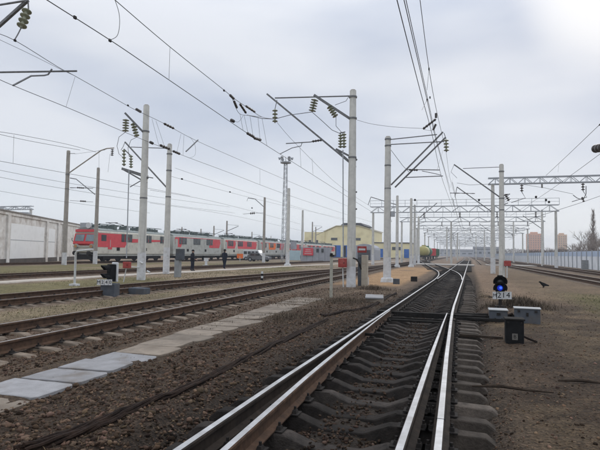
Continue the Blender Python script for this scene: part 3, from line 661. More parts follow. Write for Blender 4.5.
# left pole with the switch platform
t, p = catenary_pole(141, 280, 9.9, 'tall pale pole behind the dwarf signal carrying a switch platform', wh=1.55, r0=.24, r1=.165)
Y = p.y
MB().bar(q(145, 134), q(125, 113, -.4), .11).build('bracket', M_ARM, t)
ins_string(t, q(126, 119, -.4), q(125.5, 132, -.4), 5, .19); ins_string(t, q(133, 123, -.2), q(137, 137, -.2), 5, .16)
MB().bar(q(122, 169), q(148, 178), .10).bar(q(124, 170), q(147, 183), .07).bar(q(122, 168, .6), q(148, 176, .6), .07).bar(q(130, 187), q(142, 180), .04).build('switch_platform', M_ARM, t)
ins_string(t, q(124, 166), q(124, 149), 5, .12); ins_string(t, q(131, 168), q(131, 155), 5, .12)
MB().bar(q(124, 149), q(131, 156), .05).build('switch_contact', M_ARM, t)
MB().cyl(q(129, 170, -.25), q(126.5, 258, -.25), .03).build('drive_pipe', M_STEELG, t)
MB().tube([q(125.5, 132), q(119, 137), q(117, 146), q(119, 154), q(124, 158)], .014).tube([q(137, 137), q(131, 140), q(128, 148), q(129, 156)], .014).build('jumper_wire', M_WIRE, t)
MB().bar(q(147, 177), q(153, 178), .05).build('bracket_end', M_ARM, t)
for z in (8.4, 4.6, 2.4): clamp(t, p, z, .2)
MB().cyl(q(139, 267.5, -.3), q(126, 266.5, -.3), .03).build('handle', M_PALEPIPE, t)
for s in ((147, 271), (140, 262)): MB().cyl(q(*s, -.3), q(s[0]+3, s[1]+1.5, -.3), .05).build('hook', M_PALEPIPE, t)

t, p = catenary_pole(166, 274, 9.3, 'pale pole standing just left of the grey cabinet, arm pointing left', wh=1.9, r0=.23, r1=.165)
Y = p.y
MB().bar(q(168, 189), q(125, 142), .09).build('cantilever', M_ARM, t)
MB().cyl(q(170, 148.5), q(131, 147), .03).build('tie_rod', M_ARM, t)
MB().tube([q(125, 142), q(123, 147), q(121, 150)], .02).build('hanger', M_ARM, t)
for z in (7.4, 8.6, 5.5): clamp(t, p, z, .19)

t, p = catenary_pole(64, 265, 11.9, 'brownish tall pole at the white shed with a crooked bracket arm', M_CONCB, wh=1.3, r0=.25, r1=.18)
Y = p.y
MB().tube([q(69, 173), q(101, 150.5), q(107, 148.5), q(114, 148)], .065).build('cantilever', M_CONCB, t)
MB().cyl(q(69, 153.5), q(75, 153.5), .03).tube([q(75, 154), q(90, 152), q(105, 150)], .014).build('tie_rod', M_ARM, t)
ins_string(t, q(112.5, 149), q(112, 156), 4, .17, M_INSD)
MB().cyl(q(70, 187.5), q(93, 188.5), .025).build('registration_arm', M_ARM, t); ins_string(t, q(77, 187.6), q(84, 188), 4, .09, M_INSD)
for z in (9.4, 7.9): clamp(t, p, z, .21)

t, p = catenary_pole(95, 262, 11.0, 'brownish pole in front of the red locomotive cab', M_CONCB, wh=1.5, r0=.25, r1=.17, pos=AY(95, 262, 49.5)-Vector((0, 0, 0)))
Y = p.y
MB().tube([q(95, 194.5), q(76, 179), q(70, 178)], .055).build('cantilever', M_ARM, t)
MB().cyl(q(70, 200.5), q(93, 202), .022).cyl(q(70, 188), q(95, 187.5), .02).build('registration_arm', M_ARM, t); ins_string(t, q(80, 201), q(86, 201.4), 4, .1, M_INSD)

t, p = catenary_pole(263.5, 262.5, 10.3, 'grey-brown pole beside the parked dark car with a hooked arm', M_CONCB, wh=1.5, r0=.24, r1=.17)
Y = p.y
MB().tube([q(264, 207), q(255, 199), q(248, 198)], .06).tube([q(248, 198), q(247, 201)], .03).build('cantilever', M_ARM, t)
MB().tube([q(264, 213), q(258, 213), q(243, 214)], .03).build('registration_arm', M_ARM, t); ins_string(t, q(250, 213.5), q(255, 213), 3, .2, M_INSD)
t, p = catenary_pole(287.5, 266, 9.5, 'pale pole with white foot in front of the lattice mast', M_CONC, wh=1.7, r0=.24, r1=.18, plinth=True)
t, p = catenary_pole(302, 259.5, 10.5, 'slender pole left of the red billboard wall', M_CONC, wh=0, r0=.3, r1=.2, pos=G(302, 260.5))
t, p = catenary_pole(502, 277.5, 8.75, 'concrete pole with red plate behind the blue signal, strut to the left', wh=0, r0=.235, r1=.165)
Y = p.y
MB().bar(q(501, 198), q(454, 164.5), .09).build('cantilever', M_ARM, t)
MB().cyl(q(500, 167), q(463, 168.5), .025).build('tie_rod', M_ARM, t)
MB().tube([q(454, 165), q(451, 172), q(457, 178)], .014).tube([q(457, 183), q(470, 185), q(490, 184)], .014).build('jumper_wire', M_WIRE, t)
ins_string(t, q(505, 194), q(509, 201), 4, .18, M_INSD); MB().bar(q(502, 196), q(510, 194), .07).bar(q(500, 206), q(508, 203), .06).build('bracket', M_ARM, t)
bevel(MB().box(q(507.5, 263.5, -.3), (.5, .05, .4)).build('red_plate', M_RED, t), .02)
MB().cyl(q(507, 278, -.3), q(507, 264, -.27), .05).build('plate_post', M_PALEPIPE, t)
for z in (8.2, 6.1, 5.2, 3.2): clamp(t, p, z, .19)

# small poles in the middle distance (px, base, height)
for (px, py, h, lab, m) in [(397, 267, 9.2, 'pale pole standing alone between the two nearer post groups', M_CONC), (411, 267, 9.0, 'nearer of two close poles at the end of the sand patch', M_CONC), (414.5, 265.3, 9.2, 'farther of two close poles at the end of the sand patch', M_CONC),
                            (418.5, 264.3, 8.0, 'pole with a sloping arm right of the close pair', M_CONC)]:
    t, p = catenary_pole(px, py, h, lab, m, wh=1.7, r0=.215, r1=.16, nseg=10, plinth=px in (397, 411))
    Y = p.y
    if px == 418.5: MB().bar(q(418, 219), q(437, 203), .12).build('cantilever', M_ARM, t)
    if px == 397: MB().cyl(AY(397, 205, Y), AY(371, 197, Y), .05).cyl(AY(371, 197, Y), AY(368, 205, Y), .04).build('cantilever', M_ARM, t)
# catenary poles over the locomotive yard
for i, (px, ty, Yd, m) in enumerate([(227, 221, 120, M_CONCB), (214, 226, 135, M_CONCB), (201, 229, 150, M_CONCB), (182, 227, 170, M_CONCB), (252, 232, 175, M_CONCB), (312.5, 222, 160, M_CONCB), (315.8, 227, 180, M_CONCB), (244, 237, 210, M_CONC), (271, 236, 220, M_CONC)]):
    top = AY(px, ty, Yd)
    lab = ['dark pole rising behind the train, right of the standing walkers', 'pole behind the train with a crossbar, second left of the dark one', 'thin pole above the train roofs over the first walker', 'faint pole above the train left of the grey cabinet', 'far pole behind the white van', 'left of two thin poles at the yellow depot corner', 'right of two thin poles at the yellow depot corner', 'very faint far pole above the train end', 'very faint far pole left of the lattice mast'][i]
    t, p = catenary_pole(0, 0, top.z, lab, m, wh=0, r0=.28, r1=.2, pos=Vector((top.x, top.y, 0)), nseg=8)
    MB().bar((p.x, p.y, top.z*.72), (p.x+3.2, p.y, top.z*.86), .12).bar((p.x, p.y, top.z*.9), (p.x+3.2, p.y, top.z*.88), .06).build('cantilever', M_ARM, t)

# cantilever whose pole stands just outside the left edge
t, p = catenary_pole(0, 0, 10.2, 'pole with cantilever and insulator string just outside the left edge', wh=1.2, r0=.23, r1=.165, pos=Vector((-16.1, 11.6, 0)))
qx = lambda x, y, X=-12.: AX(x, y, X)
tip = qx(28, 0); MB().bar((p.x, p.y, 6.3), tip, .08).build('cantilever', M_ARM, t)
MB().cyl((p.x, p.y, 8.85), qx(25, .8), .03).build('tie_rod', M_ARM, t)
MB().cyl(tip, qx(28.5, 9), .02).build('hanger', M_ARM, t)
ins_string(t, qx(27.5, 9), qx(21, 28), 4, .14); MB().tube([qx(21, 28), qx(18, 34), qx(14.5, 40)], .018).build('clamp_rod', M_WIRE, t)
MB().cyl((p.x, p.y, 7.05), qx(77, 71, -11.6), .03).build('registration_arm', M_ARM, t)
MB().tube([qx(52, 69, -11.9), qx(48, 74.5), qx(44, 75.5), qx(31, 76), qx(13, 85.5)], .026).build('steady_arm', M_ARM, t)

# ------------------------------------------------------------------ overhead lines
def wire_through(parent, name, P, r=.013, n_=5, sub=4):
    return MB().tube(smooth_path(P, sub), r*.72, n_).build(name, M_WIRE, parent)
def droppers(parent, A, B, fr, r=.006):
    for a, b in fr: MB().cyl(A(a), B(b), r, n=4, caps=False).build('dropper', M_WIRE, parent)
# nearest left track
t = thing('overhead_line', (-8, 25, 5), 'overhead wires crossing the upper left towards the tall pole', 'overhead wire')
XA = [(20, -18, -7.6), (47, 0, -7.65), (110, 40, -7.7), (150, 67, -7.8), (216, 112, -7.9), (247, 133, -8.0), (280, 154, -8.1), (340, 192, -8.3), (372, 212, -8.5)]
PA = [AX(*v) for v in XA]; wire_through(t, 'contact_wire', PA, .015)
XB = [(100, -13, -7.7), (115, 0, -7.7), (170, 47, -7.8), (224, 90, -7.9), (232, 97, -7.9), (248, 108, -8.0), (262, 117, -8.05), (275, 119, -8.1)]
PB = [AX(*v) for v in XB]; wire_through(t, 'messenger_wire', PB, .014)
wire_through(t, 'messenger_wire', [AX(275, 120, -8.1), AX(300, 148, -8.15), AX(345, 190, -8.3), AX(385, 215, -8.5)], .011)
wire_through(t, 'feeder_wire', [AX(232, 97, -7.9), AX(235, 106, -7.9), AX(240, 114, -7.9), AX(249, 115.5, -7.9), AX(262, 117, -8.0)], .012)
for a, b in (((230, 95), (234, 99)), ((234, 101), (237, 108)), ((240, 104), (246, 113)), ((246, 106), (255, 112))):
    ins_string(t, AX(*a, -7.92), AX(*b, -7.94), 4, .05, M_INSD)
for a, b in (((247, 133), (254, 137)), ((254, 138), (261, 140)), ((231, 120), (234, 121.5))): ins_string(t, AX(*a, -8.0), AX(*b, -8.0), 4, .06, M_INSD)
for a, b in (((170, 47), (169, 79)), ((240, 114), (243, 130)), ((244, 115), (248, 133)), ((250, 116), (253, 136)), ((258, 117), (260, 139)), ((262, 118), (267, 146)), ((300, 147), (301, 167)), ((312, 158), (313, 174))):
    MB().cyl(AX(*a, -7.9), AX(*b, -7.9), .006, n=4, caps=False).build('dropper', M_WIRE, t)
wire_through(t, 'jumper_wire', [AX(115, 0, -7.7), AX(119, 13, -7.7), AX(119.5, 26, -7.7), AX(117, 36, -7.72), AX(110, 40, -7.74)], .010)
wire_through(t, 'jumper_wire', [AX(231, 119, -7.9), AX(238, 122, -7.95), AX(243, 116, -7.95)], .009)
for c_ in (AX(224, 90.5, -7.9), AX(110, 40.5, -7.75), AX(75, 17.5, -7.68),): MB().box(c_, (.035, .07, .06)).build('wire_clamp', M_IRON, t)
# second left track
t = thing('overhead_line', (-12.5, 25, 5), 'overhead wires passing behind the top of the left pale pole', 'overhead wire')
XC = [(-10, 75, -11.9), (13, 85.5, -12), (66, 107, -12), (100, 121.5, -12.1), (122, 131, -12.3), (150, 142.5, -12.4), (187, 157, -12.4), (230, 173, -12.2), (285, 194, -11.8), (345, 214, -11.2), (372, 222, -11)]
wire_through(t, 'contact_wire', [AX(*v) for v in XC], .013)
XD = [(-10, 31, -11.9), (15, 40.5, -12), (58, 67, -12.1), (75, 76, -12.1), (128, 106, -12.3), (140, 112, -12.3), (165, 124, -12.4), (195, 140, -12.4), (240, 160, -12.2), (300, 186, -11.7), (350, 207, -11.2)]
wire_through(t, 'messenger_wire', [AX(*v) for v in XD], .013)
wire_through(t, 'stay_wire', [AX(-4, 38, -12), AX(30, 54, -12), AX(58, 68, -12.05), AX(75, 76, -12.1)], .008)
for a, b in (((164, 123.5), (174, 128.5)), ((136, 109), (141, 112)), ((160, 145), (170, 149)), ((173, 151), (180, 154)), ((150, 142), (153, 143.5))): ins_string(t, AX(*a, -12.4), AX(*b, -12.4), 4, .06, M_INSD)
for a, b in (((75, 77), (66, 107)), ((152, 119), (159, 146)), ((156, 121), (165, 148)), ((181, 134), (177, 152)), ((184, 135), (183, 155)), ((260, 169), (260, 185))): MB().cyl(AX(*a, -12.3), AX(*b, -12.3), .006, n=4, caps=False).build('dropper', M_WIRE, t)
MB().cyl(AX(186, 151.5, -12.4), AX(198, 140, -12.4), .03).build('cross_strut', M_ARM, t)
wire_through(t, 'jumper_wire', [AX(190, 137, -12.4), AX(195, 145, -12.4), AX(195, 155, -12.4), AX(189, 158, -12.4)], .008)
for c_ in (AX(128, 105.5, -12.3), AX(15, 40.5, -12),): MB().box(c_, (.035, .07, .06)).build('wire_clamp', M_IRON, t)
# main line
t = thing('overhead_line', (-1.1, 30, 5), 'bundle of overhead wires rising over the main line to the top edge', 'overhead wire')
wire_through(t, 'contact_wire', [AX(394, -14, -1.1), AX(397, 0, -1.1), AX(420, 90, -1.12), AX(432, 134, -1.15), AX(441, 175, -1.15), AX(449, 198, -1.1), AX(455, 215, -1.0)], .013)
wire_through(t, 'contact_wire', [AX(401, -14, -1.1), AX(404, 0, -1.1), AX(427, 100, -1.1), AX(436, 140, -1.1), AX(447, 180, -1.05), AX(453, 205, -1.0)], .013)
wire_through(t, 'messenger_wire', [AX(403, -14, -1.05), AX(406, 0, -1.05), AX(428, 100, -1.05), AX(438, 145, -1.05), AX(450, 188, -1.0)], .011)
wire_through(t, 'messenger_wire', [AX(418, -14, -.95), AX(420, 0, -.95), AX(429, 69, -.98), AX(437, 113, -1.0), AX(446, 152, -1.0), AX(450, 178, -1.0), AX(456, 200, -.95)], .012)
wire_through(t, 'cross_wire', [AY(357, 120, 25.6), AY(372, 124, 25.6), AY(395, 127, 25.4), AY(423, 128.5, 25.2)], .013)
for a, b in (((423, 129), (436, 119)), ((436, 118), (436, 113)), ((433, 130), (436, 124))): ins_string(t, AY(*a, 25.2), AY(*b, 25.2), 5, .07, M_INSD)
wire_through(t, 'jumper_wire', [AY(423, 129.5, 25.2), AY(430, 130.5, 25.2), AY(434, 130, 25.2), AY(436, 124, 25.2)], .010)
for a, b in (((422, 110), (427, 100)), ((429, 69), (427, 90)), ((447, 178), (452, 172)), ((437, 170), (443, 150)), ((449, 190), (453, 178))): MB().cyl(AX(*a, -1.1), AX(*b, -1.1), .006, n=4, caps=False).build('dropper', M_WIRE, t)
for c_ in (AX(427, 100, -1.1), AX(430, 97.5, -1.05), AX(429, 69, -.98),): MB().box(c_, (.035, .07, .06)).build('wire_clamp', M_IRON, t)
for k_, (x0, z0, x1, z1) in enumerate([(-.9, 6.3, .3, 6.3), (-.9, 7.6, .3, 7.5)]):
    MB().tube([(x0, 44, z0), (x0+.2, 76, z0), (x1, 157, z1), (x1+.6, 320, z1)], .018, 4).build('contact_wire', M_WIRE, t)
# right-hand track
t = thing('overhead_line', (7, 60, 6), 'pair of overhead wires climbing to the right edge', 'overhead wire')
wire_through(t, 'messenger_wire', [AX(612, 113, 6.5), AX(594, 130, 6.5), AX(570, 153, 6.5), AX(546, 175.5, 6.3)], .018)
wire_through(t, 'contact_wire', [AX(612, 145, 6.5), AX(600, 154, 6.5), AX(570, 176, 6.5), AX(540, 197, 6.3), AX(510, 216, 5.5)], .017)
ins_string(t, AX(594.5, 149, 6.5), AX(604, 147, 6.5), 3, .22, M_INSD); MB().box(AX(600, 124.5, 6.5), (.05, .3, .05)).build('wire_clamp', M_IRON, t)
wire_through(t, 'stay_wire', [AX(559, 163, 6.5), AX(558, 172, 6.5)], .008)
MB().tube([AY(600, 196, 60), AY(580, 203, 60), AY(555, 211, 62), AY(520, 222, 66)], .02, 4).build('contact_wire', M_WIRE, t)
# far left yard
t = thing('overhead_line', (-30, 40, 6), 'faint parallel wires over the far left sidings', 'overhead wire')
for X, pts in ((-24.5, [(-6, 131), (20, 135), (66, 144), (96, 152)]), (-24.5, [(-6, 133), (30, 141), (80, 150)]), (-24.5, [(-6, 160), (60, 172), (120, 183), (190, 196)]), (-31, [(-6, 169), (62, 182), (150, 196), (230, 207)]), (-31, [(-6, 176), (60, 188), (170, 205), (235, 213)]), (-37, [(-6, 190), (60, 201), (150, 213)]),
               (-25, [(170, 176), (240, 195), (290, 207), (345, 219)]), (-25, [(175, 168), (240, 190), (300, 208), (350, 222)]), (-25, [(150, 190), (220, 203), (300, 224)]), (-31, [(150, 203), (240, 217), (320, 235)])):
    wire_through(t, 'contact_wire', [AX(x, y, X) for x, y in pts], .017, 4)
for a, b in (((14, 135), (13, 163)), ((99, 150), (99, 172)), ((110, 154), (108, 172))): MB().cyl(AX(*a, -24.5), AX(*b, -24.5), .010, n=4, caps=False).build('dropper', M_WIRE, t)
for px, py, X in ((182, 179, -25), (230, 192, -25), (252, 208, -25)): MB().box(AX(px, py, X), (.1, .2, .13)).build('wire_clamp', M_IRON, t)

# ------------------------------------------------------------------ gantries
def gantry(x0, x1, y, z0, z1, label, rail_=True, rpost=.25, single=None, wid=.5, mod=1.1, dpt=.6, group=None, posts=None, wh=1.5, bm=.06, hang=6):
    t = thing('gantry', (x0, y, 0), label, 'gantry', group)
    for px in (posts or (x0, x1)):
        sh = MB().cyl((px, y, -.1), (px, y, z0+.0), rpost, rpost*.72, 10).build('post', M_CONC, t, smooth=True)
        if wh: MB().cyl((px, y, 0), (px, y, wh), rpost+.012, rpost*.97+.012, 10).build('painted_base', M_WHITE, sh)
    mb = MB(); n_ = max(2, int((x1-x0+1)/mod))
    xa, xb = x0-.4, x1+.4
    for dy in (-dpt/2, dpt/2):
        for z in (z0+.02, z1): mb.box(((xa+xb)/2, y+dy, z), (xb-xa, bm*1.25, bm*1.25))
        for i in range(n_):
            a, b = xa+(xb-xa)*i/n_, xa+(xb-xa)*(i+1)/n_; za, zb = (z0, z1) if i % 2 == 0 else (z1, z0)
            mb.bar((a, y+dy, za), (b, y+dy, zb), bm*.8)
            if i % 2: mb.bar((a, y+dy, z0), (a, y+dy, z1), bm*.7)
    bm_ = mb.build('truss_beam', M_STEELG, t)
    if rail_:
        mb = MB(); k = int((xb-xa)/1.6)
        for i in range(k+1): mb.box((xa+(xb-xa)*i/k, y-dpt/2, z1+.45), (.05, .05, .9))
        mb.box(((xa+xb)/2, y-dpt/2, z1+.9), (xb-xa, .05, .05)); mb.box(((xa+xb)/2, y-dpt/2, z1+.45), (xb-xa, .035, .035)); mb.build('handrail', M_STEELG, t)
    for i in range(hang):
        xx = x0+(x1-x0)*(i+.5)/hang
        ins_string(t, (xx, y, z0-.05), (xx, y, z0-.75), 3, .16, M_INSD)
        MB().tube([(xx, y, z0-.75), (xx+.3, y, z0-1.3), (xx-.9, y, z0-1.7)], .03, 4).build('registration_arm', M_ARM, t)
    return t
g1 = gantry(2.55, 17.6, 51.3, 8.27, 8.86, 'nearest lattice gantry over the right tracks, its beam leaving the right edge', False, .21, mod=.62, hang=3, bm=.06)
MB().bar(AY(492, 212, 51.3), AY(457, 187, 51.3), .08).tube([AY(457, 187, 51.3), AY(455, 197, 51.3)], .03).build('cantilever', M_ARM, g1)
ins_string(g1, AY(450, 193, 51.3), AY(475, 193.5, 51.3), 3, .035, M_INSD)
MB().tube([AY(573, 195, 51.3), AY(577, 198, 51.3), AY(583, 200, 51.3), AY(586, 194, 51.3), AY(586, 186, 51.3)], .035).build('registration_arm', M_ARM, g1)
ins_string(g1, AY(582, 197, 51.3), AY(584, 202, 51.3), 3, .12, M_INSD); ins_string(g1, AY(542, 184, 51.3), AY(542, 188, 51.3), 3, .1, M_INSD)
MB().tube([AY(520, 184, 51.3), AY(545, 188, 51.3), AY(573, 194, 51.3)], .016).build('span_wire', M_WIRE, g1)
g2 = gantry(-12.9, 11.8, 77, 7.75, 8.62, 'lattice gantry with walkway handrail spanning the main tracks', True, .21, mod=1.15, hang=5, bm=.07, wh=1.7)
for px, py in ((479, 200), (546, 200), (549, 202), (536, 197), (415, 200)):   # floodlights and devices on the handrail
    c_ = AY(px, py, 76.6); bevel(MB().box(c_, (.26, .26, .30)).build('floodlight', M_IRON, g2), .05)
FG = [(102, -11.5, 13.5), (130, -11, 14), (157, -11, 15.6), (190, -12, 16), (228, -12, 15), (275, -13, 15), (330, -14, 15), (400, -14, 15)]
for i, (y, a, b) in enumerate(FG):
    gantry(a, b, y, 7.9, 8.75, ['first gantry behind the walkway gantry, hazy', 'second gantry behind the walkway gantry', 'gantry with right post beside the orange tower', 'fourth far gantry in the hazy row', 'fifth far gantry in the hazy row', 'sixth far gantry in the hazy row', 'seventh far gantry in the hazy row', 'last and faintest gantry down the line'][i], i % 2 == 0, .21, mod=1.6+.3*i, hang=5, bm=.075+.014*i, posts=(a, b) if i % 2 else (a, a+9.2, b), wh=0, group='gantries receding along the main line')
_a, _b = AY(-25, 209, 88), AY(31, 209, 88)
g5 = gantry(_a.x, _b.x, 88, _b.z-.1, _b.z+.6, 'far gantry showing over the white shed roof', False, .35, mod=1.6, hang=0, bm=.12, wh=0)
for i, (x, y, h) in enumerate([(6.2, 120, 9.5), (10.8, 128, 9.5), (6.0, 170, 9.5), (-4.5, 150, 9.5), (-5.5, 180, 9.5), (4.5, 215, 9), (-2, 260, 9), (12.6, 96, 9.5), (-6.5, 215, 9)]):
    t, p = catenary_pole(0, 0, h, ['slim pole left of the orange tower, near of two', 'slim pole left of the orange tower, far of two', 'hazy pole in the middle of the gantry row', 'hazy pole left of the track vanishing point', 'second hazy pole left of the track vanishing point', 'small hazy pole right of the vanishing point', 'dark lone pole at the vanishing point', 'pole standing at the white fence right of the gantry', 'faint pole among the tank wagons'][i], M_CONC, wh=0, r0=.2, r1=.15, pos=Vector((x, y, 0)), nseg=8)
    s_ = -1 if x > 0 else 1
    MB().bar((x, y, h*.66), (x+s_*3, y, h*.9), .1).bar((x, y, h*.95), (x+s_*3, y, h*.92), .05).build('cantilever', M_ARM, t)

# lattice floodlight mast
pm = AY(284, 262, 84); t = thing('lattice_mast', (pm.x, pm.y, 0), 'tall lattice floodlight mast with a crown platform', 'mast')
mb = MB(); H = 17.2; w0, w1 = .85, .42
for sx in (-1, 1):
    for sy_ in (-1, 1): mb.bar((pm.x+sx*w0/2, pm.y+sy_*w0/2, 0), (pm.x+sx*w1/2, pm.y+sy_*w1/2, H), .07)
mb.build('leg', M_STEELG, t)
mb = MB(); k = 22
for i in range(k):
    z0, z1 = H*i/k, H*(i+1)/k; a, b = (w0+(w1-w0)*i/k)/2, (w0+(w1-w0)*(i+1)/k)/2; s_ = 1 if i % 2 else -1
    for sy_ in (-1, 1): mb.bar((pm.x-s_*a, pm.y+sy_*a, z0), (pm.x+s_*b, pm.y+sy_*b, z1), .045)
    for sx in (-1, 1): mb.bar((pm.x+sx*a, pm.y-s_*a, z0), (pm.x+sx*b, pm.y+s_*b, z1), .045)
mb.build('bracing', M_STEELG, t)
MB().cyl((pm.x, pm.y, H-.2), (pm.x, pm.y, H), .95, n=10).build('platform', M_STEELG, t)
mb = MB()
for i in range(10):
    a = 2*math.pi*i/10; mb.cyl((pm.x+.9*math.cos(a), pm.y+.9*math.sin(a), H), (pm.x+.9*math.cos(a), pm.y+.9*math.sin(a), H+.75), .035, n=5)
mb.build('handrail', M_STEELG, t)
for i in range(6):
    a = 2*math.pi*i/6+.3; MB().lathe((pm.x+.9*math.cos(a), pm.y+.9*math.sin(a), H+.7), (pm.x+1.25*math.cos(a), pm.y+1.25*math.sin(a), H+.55), [(0, .12), (.3, .2), (1, .27)], 8).build('floodlight', M_STEELG, t)

# ------------------------------------------------------------------ trackside furniture
def box_on(name, px, py, w, d, h, mats, label, cat, top=1., bev=.02, z=None, dx=0, dy=0):
    g = G(px, py); z0 = gz(g.x, g.y) if z is None else z
    t = MB().box((g.x+dx, g.y+dy+d/2, z0+h/2-.03), (w, d, h+.06), top=top)
    o = one(t, name, mats, label, cat, (g.x+dx, g.y+dy+d/2, z0)); return bevel(o, bev)
# right dwarf signal
g = G(500, 309); z0 = gz(g.x, g.y); dp = Vector((g.x, g.y, z0))
sg = thing('dwarf_signal', dp, 'dwarf shunting signal with a lit blue lamp and number 214', 'signal')
Yb = g.y; q = lambda x, y, dy=0.: AY(x, y, Yb+dy)
MB().cyl(dp, q(500.3, 297), .05, n=10).box(dp+Vector((0, 0, .02)), (.3, .3, .1)).build('post', M_IRON, sg)
def lamp_unit(cx, cy, lens, nm):
    c_ = q(cx, cy); r = .17
    hd = MB().lathe(c_+Vector((0, .22, 0)), c_, [(0, .05), (.1, .14), (1, r)], 14).build(nm, M_BLACK, sg, smooth=True)
    MB().lathe(c_+Vector((0, .01, 0)), c_+Vector((0, -.02, 0)), [(0, r*.58), (.6, r*.45), (1, r*.2)], 14).build('lens', lens, hd, smooth=True)
    if lens is M_BLAMP: MB().lathe(c_+Vector((.02, -.02, .01)), c_+Vector((.02, -.03, .01)), [(0, r*.26), (1, r*.12)], 10).build('lamp_core', M_BCORE, hd)
    mb = MB(); n_ = 14                              # sun hood: half cone wings
    vs = []
    for i in range(n_+1):
        a = math.radians(-25+230*i/n_); vs += [c_+Vector((math.cos(a)*r*1.02, 0, math.sin(a)*r*1.02)), c_+Vector((math.cos(a)*r*1.25, -.26*max(.25, math.sin(a)*.5+.6), math.sin(a)*r*1.12))]
    mb.add(vs, [(2*i, 2*i+2, 2*i+3, 2*i+1) for i in range(n_)]); o = mb.build('hood', M_BLACK, hd); s_ = o.modifiers.new('s', 'SOLIDIFY'); s_.thickness = .012
lamp_unit(500, 281.5, M_GLASS, 'lamp_head'); lamp_unit(500, 288, M_BLAMP, 'lamp_head')
MB().box(q(500, 285, .14), (.16, .1, .62)).build('back_plate', M_BLACK, sg)
for i, (px, ch, w_) in enumerate(((494.8, 'M', .13), (499.2, '2', .17), (503.6, '1', .14), (508.2, '4', .20))):
    c_ = q(px, 295.4, -.06); pl = MB().box(c_, (w_, .012, .23)).build('number_plate', M_GEND, sg)
    text_mesh(pl, ch, .24 if i else .15, c_+Vector((0, -.010, 0)), (1, 0, 0), (0, 0, 1), M_BLACK)
MB().box(q(501.5, 297.5, -.03), (.75, .02, .03)).build('plate_bar', M_IRON, sg)

# switch machine, its cover box and the low black box
g = G(498, 319); z0 = gz(g.x, g.y)
sm = thing('switch_machine', (g.x, g.y, z0), 'grey point machine bolted beside the open switch blade', 'switch machine')
a, b = G(489.5, 318.5, .05), G(507.5, 319, .05); cx, wd = (a.x+b.x)/2, b.x-a.x
bevel(MB().box((cx, a.y+.25, z0+.13), (wd, .5, .26)).build('housing', M_BOXG, sm), .025); bevel(MB().box((cx, a.y+.25, z0+.275), (wd+.04, .55, .03)).build('lid', M_BOXL, sm), .012)
MB().cyl((cx+wd/2, a.y+.15, z0+.15), (cx+wd/2+.35, a.y+.1, z0+.13), .035).cyl((cx+wd/2, a.y+.3, z0+.1), (cx+wd/2+.35, a.y+.35, z0+.1), .03).build('conduit', M_IRON, sm)
mb = MB().box((cx-.1, a.y-.03, z0+.02), (wd+.9, .12, .08)); mb.build('bearer', M_BLACKR, sm)
o = box_on('cover_box', 528, 323, .60, .42, .36, M_BOXG, 'lone grey sheet-metal box with pale lid right of the point machine', 'box', bev=.02)
o.rotation_euler.z = -.06
g = G(515, 343.5); z0 = gz(g.x, g.y); tb = thing('relay_box', (g.x, g.y, z0), 'black square box with pale mark standing in front of the point machine', 'box')
bevel(MB().box((g.x, g.y+.17, z0+.21), (.33, .33, .46)).build('body', M_BLACK, tb), .02); bevel(MB().box((g.x, g.y+.17, z0+.455), (.37, .37, .035)).build('lid', M_BLACKR, tb), .012)
pl = MB().box((g.x+.0, g.y-.004, z0+.13), (.10, .006, .12)).build('mark_plate', mat('worn_plate', (.18, .17, .15), (.11, .10, .09), scale=20), tb)
text_mesh(pl, 'B', .10, (g.x, g.y-.009, z0+.13), (1, 0, 0), (0, 0, 1), M_BLACK)
o = one(MB().box((0, 0, .03), (.85, .07, .05)), 'timber_offcut', M_OLDW, 'flat dark timber strip lying right of the sleeper ends', 'timber'); o.location = G(481, 337)+Vector((0, 0, -.02)); o.rotation_euler.z = -.1
o = one(MB().tube([(-.45, 0, .02), (-.1, .02, .045), (.2, -.02, .035), (.5, .03, .02)], [.012, .020, .016, .008]), 'stick', M_OLDW, 'dark crooked stick lying on the bare ground near the sleepers', 'stick'); o.location = G(510, 391)
o = one(MB().tube([(-.3, 0, .02), (0, .02, .04), (.3, -.01, .03)], [.012, .02, .01]), 'stick', M_OLDW, 'short stick at the right on the bare ground', 'stick'); o.location = G(583, 384)
g = G(528, 323); z0 = gz(g.x, g.y)
cb = next(o_ for o_ in bpy.data.objects if o_.name.startswith('cover_box')); ORG[cb.name] = Vector(cb.location)
for dx_ in (-.2, .2): MB().box((g.x+dx_, g.y-.012, z0+.30), (.06, .02, .05)).build('hinge', M_IRON, cb)
MB().box((g.x, g.y-.012, z0+.22), (.05, .02, .09)).build('latch', M_IRON, cb); MB().box((g.x, g.y+.21, z0+.365), (.64, .46, .02)).build('lid', M_BOXL, cb)
MB().tube([(g.x-.34, g.y+.2, z0+.2), (g.x-.45, g.y+.16, z0+.16), (g.x-.62, g.y+.1, z0+.02)], .03, 6).build('cable', M_CABLE, cb)
g = G(515, 343.5); z0 = gz(g.x, g.y)
for dx_ in (-.12, .12): MB().cyl((g.x+dx_, g.y-.002, z0+.40), (g.x+dx_, g.y-.02, z0+.40), .016, n=6).build('bolt', M_IRON, tb)
MB().tube([(g.x+.165, g.y+.2, z0+.12), (g.x+.26, g.y+.2, z0+.08), (g.x+.42, g.y+.3, z0+.01)], .022, 6).build('cable', M_CABLE, tb)
g = G(498, 319); z0 = gz(g.x, g.y)
for dx_ in (-.24, -.08, .08, .24): MB().cyl((cx+dx_, a.y, z0+.06), (cx+dx_, a.y-.03, z0+.06), .022, n=6).build('bolt', M_IRON, sm)
MB().box((cx, a.y-.012, z0+.18), (.09, .025, .06)).build('lock', M_IRON, sm)
